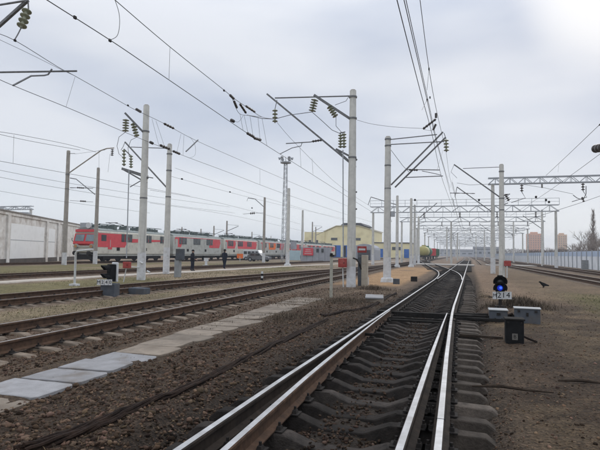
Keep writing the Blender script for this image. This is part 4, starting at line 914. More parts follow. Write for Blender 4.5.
# weed heap beside the dwarf signal
def weed_clump(px, py, rx, ry, h, n_, label, m=M_WEED):
    g = G(px, py); xs = g.x+rng.normal(0, rx*.5, n_); ys_ = g.y+rng.normal(0, ry*.5, n_)
    rr = np.sqrt(((xs-g.x)/rx)**2+((ys_-g.y)/ry)**2); zz = ground_z(xs, ys_)+np.clip(1-rr, 0, 1)*h*.5*rng.random(n_)
    o = blades('weed_heap', xs, ys_, rng.uniform(.06, .2, n_)*h/.3, rng.uniform(.006, .016, n_), (.3, 1.6), m, label, 'weeds', 'stuff', z0=zz); return o
weed_clump(521, 308, .85, .8, .50, 3000, 'heap of dark dead weeds beside the blue dwarf signal')
weed_clump(488, 308, .5, .3, .18, 500, 'low strip of dark weeds left of the dwarf signal')
weed_clump(485, 297, .45, .5, .14, 400, 'thin reddish dead weeds along the pale strip by the track')
weed_clump(372, 290, .9, .6, .34, 1100, 'dark weeds at the foot of the tall pole')
weed_clump(345, 302, .9, .8, .26, 900, 'scrubby weeds before the thin post and the concrete lid')
weed_clump(285, 318, .45, .9, .22, 600, 'weeds along the near edge of the slab path')

# left dwarf signal seen from the side
g = G(105.5, 296); z0 = gz(g.x, g.y); sg = thing('dwarf_signal', (g.x, g.y, z0), 'side-on black dwarf signal on a grey block with board 240', 'signal')
Yb = g.y+.2
bevel(MB().box((g.x, g.y+.25, z0+.22), (.52, .5, .50), rz=.25).build('base_block', M_BOXG, sg), .02)
MB().cyl((g.x, g.y+.25, z0+.45), (g.x, g.y+.25, z0+.95), .05).build('post', M_IRON, sg)
view = Vector((g.x, g.y, 0)).normalized(); lat = Vector((-view.y, view.x, 0))   # lat points left in the picture
fr = (lat*.85-view*.45).normalized()                                             # the lamps face left and a little towards us
hc = Vector((g.x, g.y+.25, z0+.5))+lat*.03
bm_ = MB()
fb = fr; sd_ = Vector((-fr.y, fr.x, 0)); Rm = Matrix((fb, sd_, Vector((0, 0, 1)))).transposed()
bevel(MB().box(hc+Vector((0, 0, .36))+fr*-.06, (.22, .30, .62), rot=Rm).build('lamp_case', M_BLACK, sg), .03)
bevel(MB().box(hc+Vector((0, 0, .38))-fr*.20, (.07, .42, .72), rot=Rm).build('back_plate', M_GEND, sg), .03)
for dz in (.20, .50):
    c_ = hc+Vector((0, 0, dz))+fr*.05; vs = []; n_ = 12
    for i in range(n_+1):
        a = math.radians(-20+220*i/n_); e_ = sd_*math.cos(a)+Vector((0, 0, 1))*math.sin(a)
        vs += [c_+e_*.14, c_+e_*.135+fr*(.30*max(.3, .55+.45*math.sin(a)))]
    o = MB().add(vs, [(2*i, 2*i+2, 2*i+3, 2*i+1) for i in range(n_)]).build('hood', M_BLACK, sg); s_ = o.modifiers.new('s', 'SOLIDIFY'); s_.thickness = .012
    MB().lathe(c_-fr*.02, c_+fr*.03, [(0, .12), (1, .06)], 12).build('lens', M_GLASS, sg, smooth=True)
nrm = (-view+fr*.35).normalized(); rt = Vector((0, 0, 1)).cross(nrm).normalized()
Rp = Matrix((rt, nrm, Vector((0, 0, 1)))).transposed()
for i, ch in enumerate('M240'):
    c_ = Vector((g.x, g.y+.25, z0+.53))+nrm*.34-rt*.12+rt*((i-1.5)*.135)
    pl = MB().box(c_, (.12, .012, .20), rot=Rp).build('number_plate', M_GEND, sg)
    text_mesh(pl, ch, .17, c_+nrm*.012, rt, (0, 0, 1), M_BLACK)
box_on('cable_box', 135.5, 293.5, .72, .45, .24, M_BOXG, 'low grey cable box right of the side-on dwarf signal', 'box', bev=.03)

# pale inverted-L pipe, red box on a post, grey cabinet
g = G(74.5, 285.5); h = AY(75, 251, g.y).z
t = thing('pipe_stand', g, 'thin pale pipe stand bent at the top, left of the dwarf signal', 'pipe'); MB().tube([g, (g.x, g.y, h*.5), (g.x, g.y, h-.1), (g.x+.08, g.y, h), AY(93, 249.5, g.y)], .05, 8).build('pipe', M_PALEPIPE, t, smooth=True)
MB().box((g.x, g.y, .02), (.35, .3, .12)).build('foot', M_WHITE, t)
def post_box(pb, c_, w_, d_, h_, label, m=M_RED):
    t = thing('trackside_box', pb, label, 'box')
    MB().cyl(pb, (c_.x, c_.y, c_.z), .03).build('post', M_PALEPIPE, t); o = bevel(MB().box(c_, (w_, d_, h_)).build('case', m, t), .02)
    MB().box((c_.x, c_.y-d_/2-.004, c_.z), (w_*.72, .012, h_*.72)).build('door', m, t); MB().box((c_.x+w_*.25, c_.y-d_/2-.02, c_.z), (.03, .03, .06)).build('latch', M_IRON, t); return t
g = G(123, 282); c_ = AY(127, 265, g.y); post_box(Vector((c_.x-.18, g.y, 0)), c_, .38, .22, .33, 'small red box on a thin post beside the left pale pole')
g = G(345, 287); c_ = AY(342.6, 262.8, 25.2); post_box(Vector((c_.x+.05, 25.2, gz(c_.x, 25.2))), c_, .40, .25, .44, 'red box on a post touching the tall pole')
g = G(179, 277.3); t = thing('cabinet', (g.x, g.y, 0), 'grey trackside cabinet on a pillar in front of the walkers', 'cabinet')
bevel(MB().box((g.x-.1, g.y, .55), (.34, .34, 1.2)).build('pillar', M_BOXL, t), .03); bevel(MB().box(AY(180.2, 254.5, g.y), (.44, .4, .72)).build('case', M_BOXG, t), .03)
MB().box(AY(181, 254.5, g.y-.215), (.3, .02, .55)).build('door', M_BOXG, t)
g = G(363, 286.2); t = thing('concrete_pillar', (g.x, g.y, 0), 'beige concrete pillar with red plate right of the tall pole', 'pillar')
bevel(MB().box((g.x+.05, g.y+.2, .78), (.30, .36, 1.62)).build('pillar', mat('beige_concrete', (.44, .39, .31), (.33, .29, .23), scale=4, bump=.2, stain=((.26, .2, .15), 3, .6)), t), .02)
bevel(MB().box((g.x-.21, g.y+.3, .74), (.2, .3, 1.5)).build('side_case', M_BOXG, t), .02)
bevel(MB().box(AY(362, 249.4, g.y-.02), (.48, .05, .33)).build('red_plate', M_RED, t), .015)
MB().box(AY(362, 249.4, g.y-.055), (.34, .012, .10)).build('plate_stripe', M_GEND, t)
MB().tube([AY(353, 258, 25.1), AY(357, 259.5, 25.1), AY(359.5, 264, 25.1), AY(361, 269, 25.8)], .04, 6).build('conduit', M_IRON, t)
g = G(368, 285); one(MB().cyl((0, 0, -.05), (0, 0, .42), .045, .04, 10), 'marker_stub', M_WHITE, 'short white stub beside the beige pillar', 'marker post').location = g
g = G(331, 297.5); h = AY(331, 255, g.y).z
t = thing('marker_post', g, 'slender pale post with dark head before the tall pole', 'marker post'); bevel(MB().box((g.x, g.y, h/2-.08), (.10, .09, h+.1)).build('post', mat('weathered_post', (.40, .39, .33), (.28, .27, .22), scale=6), t), .01)
MB().cyl((g.x, g.y-.02, h-.05), (g.x+.0, g.y-.02, h+.07), .07, .05, 8).box((g.x+.06, g.y-.05, h-.03), (.12, .05, .07)).build('head', M_IRON, t)
g = G(374, 302.5); t = thing('cable_pit_lid', (g.x, g.y, 0), 'concrete cable pit with pale sloping lid beside the turnout', 'cable pit')
MB().box((g.x, g.y+.2, .06), (.55, .5, .2)).build('pit', M_SLABB, t); bevel(MB().box((g.x-.02, g.y+.2, .185), (.62, .6, .05), rot=Matrix.Rotation(.15, 3, 'Z')@Matrix.Rotation(.12, 3, 'X')).build('lid', M_SLABP, t), .008)
box_on('cable_box', 396, 284, .34, .3, .3, M_BOXG, 'small dark grey box at the foot of the double-strut pole', 'box', bev=.02)
box_on('cable_box', 413.8, 281.5, .38, .35, .30, M_UNDER, 'small black box lying on the orange sand', 'box', bev=.02)
g = G(262, 280.3); t = thing('marker_post', g, 'tiny black and white banded post by the left track', 'marker post')
for i in range(4): MB().cyl((g.x, g.y, .13*i), (g.x, g.y, .13*(i+1)), .07, n=8).build('band', M_WHITE if i % 2 else M_BLACK, t)
g = G(206, 266.5); t = thing('marker_post', g, 'small white post between the two walkers', 'marker post'); MB().cyl(g, g+Vector((0, 0, .9)), .16, .11, 8).box(g+Vector((0, 0, .75)), (.5, .1, .35)).build('body', M_WHITE, t); MB().box(g+Vector((0, 0, .05)), (.6, .4, .2)).build('foot', M_WHITE, t)
c_ = AY(240, 256, 80); t = thing('warning_sign', (c_.x, c_.y, 0), 'small orange board on a post right of the second walker', 'sign'); MB().cyl((c_.x, c_.y, 0), c_, .06).build('post', M_PALEPIPE, t); MB().box(c_, (1.1, .06, .75)).build('board', M_ORNG, t)
# crow
g = G(544, 288); g.z = gz(g.x, g.y)
def skinned(name, pts, edges, rad, m, org, sub=2, root=0):
    me = bpy.data.meshes.new(name); me.from_pydata(pts, edges, []); o = bpy.data.objects.new(name, me); COL.objects.link(o)
    sk = o.modifiers.new('sk', 'SKIN'); sk.use_smooth_shade = True; bpy.context.view_layer.update()
    for i, r in enumerate(rad): me.skin_vertices[0].data[i].radius = r if isinstance(r, tuple) else (r, r)
    me.skin_vertices[0].data[root].use_root = True; ss = o.modifiers.new('ss', 'SUBSURF'); ss.levels = sub; ss.render_levels = sub
    nm = bpy.data.meshes.new_from_object(o.evaluated_get(bpy.context.evaluated_depsgraph_get())); bpy.data.objects.remove(o); bpy.data.meshes.remove(me)
    nm.materials.clear()
    for mm in (m if isinstance(m, list) else [m]): nm.materials.append(mm)
    o = bpy.data.objects.new(name, nm); COL.objects.link(o); o.location = org; nm.name = name; return o
o = skinned('crow', [(0, 0, .17), (.08, 0, .20), (.15, 0, .25), (.18, 0, .285), (.25, 0, .27), (-.12, 0, .14), (-.24, 0, .11), (.02, .04, .09), (.03, .04, .0), (.02, -.04, .09), (.03, -.04, .0)], [(0, 1), (1, 2), (2, 3), (3, 4), (0, 5), (5, 6), (0, 7), (7, 8), (0, 9), (9, 10)], [.085, .075, .045, .045, .012, .05, .025, .02, .01, .02, .01], M_BLACK, g)
tag(o, 'black crow standing on the dry grass at the right', 'bird'); o.rotation_euler.z = math.pi+.3; o.scale = (1.15, 1.15, 1.15)

# ------------------------------------------------------------------ people
def person(px, py, hgt_, face, label, coat, arms, stride=.12):
    g = G(px, py); g.z = gz(g.x, g.y) if g.y < 60 else 0; s = hgt_/1.76
    V = [(0, 0, .95), (0, .01, 1.12), (0, .02, 1.34), (0, .0, 1.47), (0, -.015, 1.56), (0, -.02, 1.65), (0, -.01, 1.73)]
    E_ = [(0, 1), (1, 2), (2, 3), (3, 4), (4, 5), (5, 6)]; R_ = [(.165, .12), (.16, .11), (.19, .12), (.075, .075), (.06, .062), (.083, .10), (.06, .075)]
    for sx in (-1, 1):
        k = len(V); st = stride*sx
        V += [(sx*.10, 0, .90), (sx*.11, -st*.35-.01, .50), (sx*.115, -st*.7+.03, .10), (sx*.12, -st*.7-.14, .045)]
        R_ += [(.115, .115), (.075, .078), (.052, .055), (.045, .04)]; E_ += [(0, k), (k, k+1), (k+1, k+2), (k+2, k+3)]
        k = len(V); (ex, ey, ez), (hx, hy, hz) = arms[0 if sx < 0 else 1]
        V += [(sx*.20, .01, 1.40), (sx*ex, ey, ez), (sx*hx, hy, hz)]; R_ += [(.075, .075), (.055, .055), (.042, .042)]; E_ += [(2, k), (k, k+1), (k+1, k+2)]
        hb = k+2
        d = Vector((sx*hx-sx*ex, hy-ey, hz-ez)).normalized(); sidev = Vector((1, 0, 0)) if abs(d.x) < .8 else Vector((0, 1, 0)); sidev = (sidev-d*sidev.dot(d)).normalized()
        k = len(V); p0 = Vector(V[hb]); V += [tuple(p0+d*.07)]; R_ += [(.035, .02)]; E_ += [(hb, k)]
        for fi in range(4):
            kk = len(V); b0 = p0+d*.10+sidev*((fi-1.5)*.019); V += [tuple(b0), tuple(b0+d*(.045+.008*(1.5-abs(fi-1.5)))+Vector((0, -.012, 0)))]; R_ += [(.009, .009), (.007, .007)]; E_ += [(k, kk), (kk, kk+1)]
        kk = len(V); V += [tuple(p0+d*.03-sidev*.045), tuple(p0+d*.075-sidev*.055)]; R_ += [(.011, .011), (.008, .008)]; E_ += [(hb, kk), (kk, kk+1)]
    hands = [len(V)]
    o = skinned('person', V, E_, R_, [coat, M_CLOTH2, M_SKIN, M_HAIR, M_BLACK], g, 2)
    for p in o.data.polygons:
        z = p.center.z; x = p.center.x; y = p.center.y
        p.material_index = 1 if z < .86 and abs(x) < .2 else 0
        if z < .10: p.material_index = 4
        if z > 1.50: p.material_index = 2 if (y < .015 and z < 1.72) else 3
        for a_, sx in ((arms[0], -1), (arms[1], 1)):
            if (Vector((sx*a_[1][0], a_[1][1], a_[1][2]))-p.center).length < .15 and abs(p.center.x) > .05: 
                if (p.center-Vector((sx*a_[1][0], a_[1][1], a_[1][2]))).dot(Vector((sx*a_[1][0]-sx*a_[0][0], a_[1][1]-a_[0][1], a_[1][2]-a_[0][2]))) > 0: p.material_index = 2
    ORG[o.name] = Vector((0, 0, 0)); o.rotation_euler.z = face; o.scale = (s*1.12, s*1.12, s); tag(o, label, 'person', 'people walking in the yard')
    jb = MB().lathe((0, .012, .80), (0, .012, 1.40), [(0, .2), (.25, .205), (.6, .195), (1, .17)], 14); jk = jb.build('jacket_hem', coat); jk.parent = o; jk.scale = (1.0, .78, 1)
    cap = MB().lathe((0, -.012, 1.66), (0, -.012, 1.80), [(0, .108), (.5, .105), (.85, .075), (1, .02)], 12).build('cap', M_BLACK); cap.parent = o
    fe = MB().box((0, -.128, 1.60), (.03, .03, .035)).box((.032, -.112, 1.642), (.02, .012, .012), mi=1).box((-.032, -.112, 1.642), (.02, .012, .012), mi=1).box((0, -.112, 1.565), (.045, .01, .01), mi=1).box((.09, -.02, 1.63), (.02, .035, .06)).box((-.09, -.02, 1.63), (.02, .035, .06)).build('face', [M_SKIN, M_HAIR]); fe.parent = o
    return o
person(192.3, 271.3, 1.74, math.pi*.55, 'person in a dark coat standing by the grey cabinet, hands in front', M_CLOTH, (((.27, -.03, 1.14), (.17, -.22, 1.02)), ((.27, -.02, 1.13), (.2, -.2, .98))), .05)
person(224.3, 269.0, 1.86, math.pi*.9, 'person in dark clothes walking on the path, arms at the chest', M_CLOTH2, (((.27, -.02, 1.14), (.12, -.24, 1.2)), ((.28, 0, 1.13), (.14, -.24, 1.16))), .16)

# ------------------------------------------------------------------ locomotives
def loco(y0, length, lead, scheme, label, name='locomotive'):
    X = -42.85; W = 3.15; zb, zt = 1.15, 4.0; t = thing(name, (X, y0+length/2, 0), label, 'locomotive', 'locomotives parked in a row')
    yc = y0+length/2; side = X+W/2
    mb = MB(); prof = [(-W/2, zb), (W/2, zb), (W/2, zt-.25), (W/2-.12, zt), (W/2-.7, zt+.22), (0, zt+.3), (-W/2+.7, zt+.22), (-W/2+.12, zt), (-W/2, zt-.25)]
    if lead:   # cab nose raked back above the waist
        st = [(y0+.55, zb, 0), (y0+.0, 2.35, 0), (y0+.5, zt, 0)]
    body = MB().prism([(X+x, y0+(.35 if lead else .0), z) for x, z in prof], (0, length-(.35 if lead else .0)-.35, 0)).build('body', {'c': M_CREAM, 'g': M_GREYT}[scheme[0]], t)
    MB().prism([(X+x*1.004, y0+(.34 if lead else -.01), z+.004) for x, z in [(W/2-.06, zt-.13), (W/2-.12, zt), (W/2-.7, zt+.22), (0, zt+.3), (-W/2+.7, zt+.22), (-W/2+.12, zt), (-W/2+.06, zt-.13)]], (0, length-(.35 if lead else .0)-.33, 0)).build('roof', M_ROOFL, t)
    if lead:
        fr_ = [(y0+.45, 1.95), (y0-.02, 2.32), (y0+.30, 3.45), (y0+.5, 3.75), (y0+.5, 1.95)]
        MB().prism([(X-W/2-.02, y, z) for y, z in fr_], (W+.04, 0, 0)).build('cab_nose', M_REDL, t)
        MB().prism([(X-W/2+.02, y, z) for y, z in [(y0+.42, 1.15), (y0+.1, 1.35), (y0+.05, 2.0), (y0+.45, 1.98)]], (W-.04, 0, 0)).build('skirt', M_CREAM, t)
        MB().box((X, y0+.06, 2.02), (W+.05, .2, .14)).build('pale_band', M_CREAM, t)
        MB().box((X, y0+.55, 3.87), (W-.2, .7, .3)).build('brow', M_PINKR, t)
        for s in (-1, 1):
            w_ = MB().prism([(X+s*.76-.62, y, z) for y, z in [(y0+.02, 2.62), (y0+.25, 3.42), (y0+.3, 3.42), (y0+.07, 2.62)]], (1.24, 0, 0)).build('windscreen', M_GLASSP, t)
            MB().box((X+s*.76, y0+.09, 2.58), (1.34, .08, .06)).build('windscreen_frame', M_PINKR, w_)
            MB().cyl((X+s*1.1, y0+.28, 2.05), (X+s*1.1, y0-.12, 2.02), .27, n=14).build('buffer_lamp_case', M_GREYT, t)
            MB().cyl((X+s*1.1, y0-.12, 2.02), (X+s*1.1, y0-.16, 2.02), .19, n=14).build('headlight', mat('amber_lens', (.5, .25, .08), (.35, .18, .06), rough=.2, spec=.6), t)
            MB().lathe((X+s*1.0, y0+.3, 1.2), (X+s*1.0, y0-.45, 1.2), [(0, .12), (.7, .12), (.72, .26), (1, .26)], 10).build('buffer', M_IRON, t)
            MB().tube([(X+s*1.62, y0+.15, 2.5), (X+s*1.8, y0+.05, 2.7), (X+s*1.8, y0+.05, 3.0)], .04).build('mirror', M_BLACK, t)
        MB().box((X-.5, y0+.9, 4.5), (1.1, .9, .65)).build('roof_box', M_STEELG, t); MB().lathe((X+.35, y0+.5, 4.5), (X+.35, y0+.2, 4.5), [(0, .15), (.5, .33), (1, .36)], 12).build('searchlight', M_GEND, t)
        MB().box((X, y0+.2, .75), (2.6, .3, .6)).build('pilot', M_UNDER, t)
        # red flash along the side behind the cab
        MB().prism([(side+.006, y0+.35, 1.95), (side+.006, y0+5.6, 1.95), (side+.006, y0+6.5, 3.1), (side+.006, y0+6.0, 3.62), (side+.006, y0+.35, 3.62)], (.012, 0, 0)).build('red_flash', M_PINKR, t)
        MB().prism([(side+.006, y0+7, 2.6), (side+.006, y0+length-.6, 2.95), (side+.006, y0+length-.6, 3.1), (side+.006, y0+6.4, 3.1)], (.01, 0, 0)).build('red_stripe', M_PINKR, t)
        MB().box((side+.01, y0+1.5, 3.05), (.05, .9, .75)).build('side_window', M_GLASS, t); MB().box((side+.012, y0+2.7, 2.55), (.04, .75, 1.7)).build('door', M_PINKR, t)
        MB().box((side+.05, y0+2.7, 2.4), (.04, .06, .9)).build('handrail', M_PALEPIPE, t)
        w0 = y0+5.2
    else:
        for (a, b, m_) in scheme[1]: MB().prism([(side+.006, y0+a, 2.2), (side+.006, y0+b, 2.2), (side+.006, y0+b+.5, 3.1), (side+.006, y0+b+.2, 3.6), (side+.006, y0+a-.2, 3.6)], (.012, 0, 0)).build('red_panel', m_, t)
        MB().box((side+.004, yc, 3.68), (.012, length-1.2, .10)).build('red_stripe', M_PINKR, t)
        MB().box((side+.012, y0+.9, 2.55), (.04, .7, 1.7)).build('door', M_GREYT, t)
        w0 = y0+2.0
    k = 0
    y = w0
    while y < y0+length-1.2:
        for j in range(3): MB().box((side+.016, y+j*.78, 3.15), (.05, .64, .98)).build('side_window', M_GLASS, t)
        y += 4.4; k += 1
    for yy in (y0+4.3, y0+length*.62): MB().box((side+.02, yy, 1.75), (.05, .55, .4)).build('vent', M_UNDER, t)
    MB().box((X, yc, 1.02), (2.9, length-.8, .28)).build('underframe', M_GREYT, t)
    for yb_ in (y0+length*.24, y0+length*.76):
        bo = MB().box((X, yb_, .72), (2.5, 4.0, .42)).build('bogie', M_UNDER, t)
        for dy in (-1.45, 1.45):
            for s in (-1, 1): MB().cyl((X+s*.7, yb_+dy, .625+.02+.15), (X+s*.86, yb_+dy, .625+.02+.15), .6, n=16).build('wheel', M_UNDER, bo)
    MB().box((X, yc, .75), (2.4, 3.2, .55)).build('battery_box', M_UNDER, t)
    mb = MB()
    for i in range(int(length/1.3)):
        yy = y0+1.6+i*1.3
        if yy > y0+length-1: break
        mb.box((X+random.uniform(-.5, .5), yy, 4.42), (random.uniform(.5, 1.6), random.uniform(.4, .9), random.uniform(.25, .6)))
        mb.cyl((X+random.choice((-.9, .9)), yy, 4.1), (X+random.choice((-.9, .9)), yy, 4.75), .09, n=6)
    mb.cyl((X+.6, y0+2, 4.75), (X+.6, y0+length-1, 4.75), .05, n=5); mb.cyl((X-.7, y0+2, 4.7), (X-.7, y0+length-1, 4.7), .05, n=5)
    mb.build('roof_gear', M_ROOFEQ, t)
    yp = y0+length*.35; mb = MB()
    for s in (-1, 1):
        mb.bar((X+s*.5, yp-1, 4.6), (X+s*.6, yp+.9, 4.85), .06).bar((X+s*.6, yp+.9, 4.85), (X+s*.5, yp-.8, 5.05), .05)
    mb.bar((X-.9, yp-.8, 5.08), (X+.9, yp-.8, 5.08), .08); mb.build('pantograph', M_IRON, t)
    return t
labs = ['leading locomotive with red cab front, next to the white shed', 'second locomotive section, grey with plain side behind the pale pole', 'third locomotive section with red side panels behind the first walker', 'fourth locomotive section with an orange-red panel', 'fifth locomotive section with red panels behind the second walker', 'sixth locomotive section, smaller and far', 'seventh locomotive section at the far end behind the van']
sch = [('c', []), ('g', [(.6, 2.2, M_PINKR), (11.5, 15.2, M_PINKR)]), ('c', [(.8, 4.6, M_PINKR), (6, 15, M_PINKR)]), ('g', [(1.0, 3.2, M_PINKR), (5.5, 9.5, M_ORNG), (12.5, 15, M_PINKR)]), ('c', [(1, 3.4, M_PINKR), (4.5, 14.5, M_REDL)]), ('c', [(.8, 8, M_REDL), (9.5, 15, M_PINKR)]), ('c', [(.8, 15, M_REDL)])]
for i in range(7): loco(51+i*17.2, 16.4, i == 0, sch[i], labs[i])

# ------------------------------------------------------------------ white shed at the left
A = G(-40, 267.2); B = G(66, 260.6); d = (B-A).normalized(); nrm = Vector((d.y, -d.x, 0))
if nrm.dot(-A) < 0: nrm = -nrm
Ls = (B-A).length+9; t = thing('shed', A, 'long whitewashed brick shed with white closed doors at the left edge', 'building')
Rs = Matrix((d, -nrm, Vector((0, 0, 1)))).transposed()
def sb(name, u0, u1, z0, z1, out, dep, m, par=None, **k):
    c_ = A+d*((u0+u1)/2)+nrm*(out-dep/2)+Vector((0, 0, (z0+z1)/2)); return MB().box(c_, (u1-u0, dep, z1-z0), rot=Rs).build(name, m, par or t)
sb('wall', 0, Ls, -.3, 5.35, 0, 12, M_BRICKP)
sb('plinth', 0, Ls, -.3, .55, .10, .1, mat('dark_plinth', (.12, .10, .085), (.06, .05, .045), scale=1.2))
sb('roof', -.2, Ls+.2, 5.36, 5.5, .2, 12.4, mat('weathered_roof', (.30, .27, .24), (.17, .15, .13), scale=1.2)); sb('cornice', -.1, Ls, 5.05, 5.34, .12, .12, M_BRICKP)
def u_at(px): 
    # distance along the wall where the picture column px meets it
    r = ray(px, 255); den = r.x*d.y-r.y*d.x; return (A.y*r.x-A.x*r.y)/(r.x*-d.y+r.y*d.x)
for (xa, xb, zt_) in ((-30, -4, 4.1), (9.5, 43, 4.25), (47.5, 54, 4.2)):
    u0, u1 = u_at(xa), u_at(xb); dr = sb('door', u0, u1, .55, zt_, .04, .06, M_PANELW)
    sb('rail', u0, u1, 2.5, 2.56, .055, .02, M_STEELG, dr)
for x_ in (6.5, 45.5, 57, 62): u0 = u_at(x_); sb('pilaster', u0-.35, u0+.35, -.2, 5.04, .17, .2, M_BRICKP)
for k in range(3): u0 = 6+k*9; sb('roof_vent', u0, u0+1.2, 5.6, 6.3, -3, 1.2, M_STEELG)

# ------------------------------------------------------------------ yellow depot and neighbours
t = thing('depot', (-48, 205, 0), 'yellow depot hall with blue gates and a dark roof lantern', 'building')
MB().box((-58.2, 212, 5.0), (8.6, 16, 10.2)).build('side_wing', M_YEL, t)
hall = MB().prism([(-54, 204.5, 0), (-34.6, 204.5, 0), (-34.6, 204.5, 10.9), (-40, 204.5, 12.4), (-49, 204.5, 12.4), (-54, 204.5, 10.2)], (0, 26, 0)).build('wall', M_YEL, t)
MB().prism([(-54.4, 204.2, 10.15), (-49.1, 204.2, 12.45), (-39.9, 204.2, 12.45), (-34.2, 204.2, 10.9), (-34.2, 204.2, 11.2), (-39.8, 204.2, 12.8), (-49.2, 204.2, 12.8), (-54.4, 204.2, 10.5)], (0, 27, 0)).build('roof', mat('yellow_eaves', (.52, .46, .28), (.42, .38, .24), scale=1), t)
MB().prism([(-48, 206, 12.75), (-38, 206, 12.75), (-39.5, 206, 13.9), (-46.5, 206, 13.9)], (0, 22, 0)).build('roof_lantern', M_ROOFD, t)
for (a, b, h) in ((-51.2, -47.3, 4.8), (-46.0, -44.4, 4.8), (-41.5, -38, 4.8)):
    g_ = MB().box(((a+b)/2, 204.42, h/2), (b-a, .14, h)).build('gate', M_BLUE, t); MB().box(((a*.7+b*.3), 204.33, h/2), ((b-a)*.5, .06, h*.9)).build('gate_gap', M_UNDER, g_)
for x_ in (-50, -40.5): MB().box((x_, 204.45, 7.3), (2.6, .12, 1.0)).build('window', M_GLASS, t)
for x_ in (-60, -57): MB().box((x_, 203.95, 6), (.8, .12, 1.6)).build('window', M_GLASS, t)
t = thing('depot_annex', (-27, 205, 0), 'low yellow annex with blue doors right of the depot hall', 'building')
MB().box((-26.8, 210, 2.9), (14.6, 11, 6.0)).build('wall', M_YEL, t); MB().box((-26.8, 210, 6.0), (15.2, 11.6, .35)).build('roof', M_ROOFD, t)
for x_ in (-31.2, -21.2): MB().box((x_, 204.42, 1.9), (1.9, .14, 3.4)).build('door', M_BLUE, t)
for x_ in (-28.5, -26, -23.8): MB().box((x_, 204.42, 3.8), (1.5, .12, 1.2)).build('window', M_GLASS, t)
t = thing('garage', (-24, 140, 0), 'grey arched-roof garage half hidden behind the tall pole', 'building')
ca_ = AY(364, 259, 130); r_ = 2.3; mb = MB(); arc = [(ca_.x-r_*1.2, 130, 0), (ca_.x+r_*1.2, 130, 0)]+[(ca_.x+r_*1.2*math.cos(a), 130, 2.6+1.5*math.sin(a)) for a in np.linspace(0, math.pi, 9)]
mb.prism(arc, (0, 9, 0)).build('shell', M_WALLG, t); MB().box((ca_.x, 129.95, 1.3), (3.2, .1, 2.5)).build('door', M_ROOFD, t)
# low wall with billboard
a, b = AY(300.5, 260.5, 95), AY(331, 260.5, 95); t = thing('yard_wall', (a.x, 95, 0), 'low grey concrete yard wall with small dark windows', 'wall')
n_ = 5
for i in range(n_):
    x0, x1 = a.x+(b.x-a.x)*i/n_, a.x+(b.x-a.x)*(i+1)/n_; MB().box(((x0+x1)/2, 95.2, 1.3), (x1-x0-.05, .3, 2.8)).build('panel', M_WALLG, t)
for x_ in (317.5, 322.5): c_ = AY(x_, 250.5, 95); MB().box((c_.x, 95.02, c_.z), (.45, .1, .7)).build('window', M_GLASS, t)
c0, c1 = AY(303, 248, 94.8), AY(313, 255.5, 94.8)
bb = one(MB().box(((c0.x+c1.x)/2, 94.9, (c0.z+c1.z)/2), (c1.x-c0.x, .08, c0.z-c1.z)), 'billboard', M_PINKR, 'faded red billboard fixed to the grey yard wall', 'billboard', ((c0.x+c1.x)/2, 94.9, c1.z)); ORG[bb.name] = Vector(bb.location)
for i in range(3): MB().box(((c0.x+c1.x)/2, 94.85, c1.z+.35+i*.35), ((c1.x-c0.x)*(.7-.1*i), .012, .09)).build('text_line', M_GEND, bb)
a, b = AY(289, 258.5, 105), AY(300, 258.5, 105); one(MB().box(((a.x+b.x)/2, 105, 1.0), (b.x-a.x, .3, 2.2)), 'yard_wall', M_CYAN, 'pale blue low wall left of the billboard', 'wall', (a.x, 105, 0))
c_ = AY(293.5, 249, 120); t = thing('water_tank', (c_.x, 120, 0), 'small dark tank on legs behind the pale blue wall', 'tank'); MB().cyl((c_.x, 120, 2.4), (c_.x, 120, 4.3), .75, n=12).build('drum', M_WALLG, t); 
for sx in (-.7, .7): MB().bar((c_.x+sx, 120, 0), (c_.x+sx, 120, 2.4), .12).build('leg', M_ROOFD, t)

# ------------------------------------------------------------------ vehicles
def vehicle(name, px, py, Y, L_, W_, prof, glass, m, label, cat, face=0):
    g = AY(px, py, Y); base = Vector((g.x, g.y, 0)); t = thing(name, base, label, cat)
    MB().prism([(g.x-L_/2+u*L_, g.y-W_/2, z) for u, z in prof], (0, W_, 0)).build('body', m, t)
    for (u0, u1, z0, z1) in glass: MB().box((g.x-L_/2+(u0+u1)/2*L_, g.y-W_/2-.012, (z0+z1)/2), ((u1-u0)*L_, .03, z1-z0)).build('window', M_GLASS, t)
    for u in (.17, .80):
        for s in (-1, 1):
            wh_ = MB().cyl((g.x-L_/2+u*L_, g.y+s*(W_/2-.12), .36), (g.x-L_/2+u*L_, g.y+s*(W_/2+.02), .36), .36, n=14).build('wheel', M_TYRE, t); MB().cyl((g.x-L_/2+u*L_, g.y+s*(W_/2+.02), .36), (g.x-L_/2+u*L_, g.y+s*(W_/2+.035), .36), .2, n=10).build('rim', M_STEELG, wh_)
    MB().cyl((g.x+L_/2-.02, g.y-W_/2+.3, .75), (g.x+L_/2+.03, g.y-W_/2+.3, .75), .14, n=8).build('headlight', M_GEND, t)
    return t
vehicle('minibus', 254, 257, 93, 3.9, 1.8, [(0, .35), (.99, .35), (1, 1.0), (.93, 1.2), (.80, 2.0), (.04, 2.05), (0, 1.9)], [(.05, .22, 1.2, 1.75), (.26, .42, 1.2, 1.75), (.46, .62, 1.2, 1.75), (.66, .8, 1.2, 1.75)], M_VANW, 'white minibus parked in front of the train, left of the grey-brown pole', 'minibus')
vehicle('parked_car', 259, 261, 84, 4.0, 1.75, [(0, .35), (1, .35), (1, .8), (.72, .95), (.58, 1.45), (.2, 1.48), (.04, 1.0)], [(.18, .38, .98, 1.36), (.41, .6, .98, 1.34)], M_CARD, 'dark parked car at the foot of the grey-brown pole', 'car')
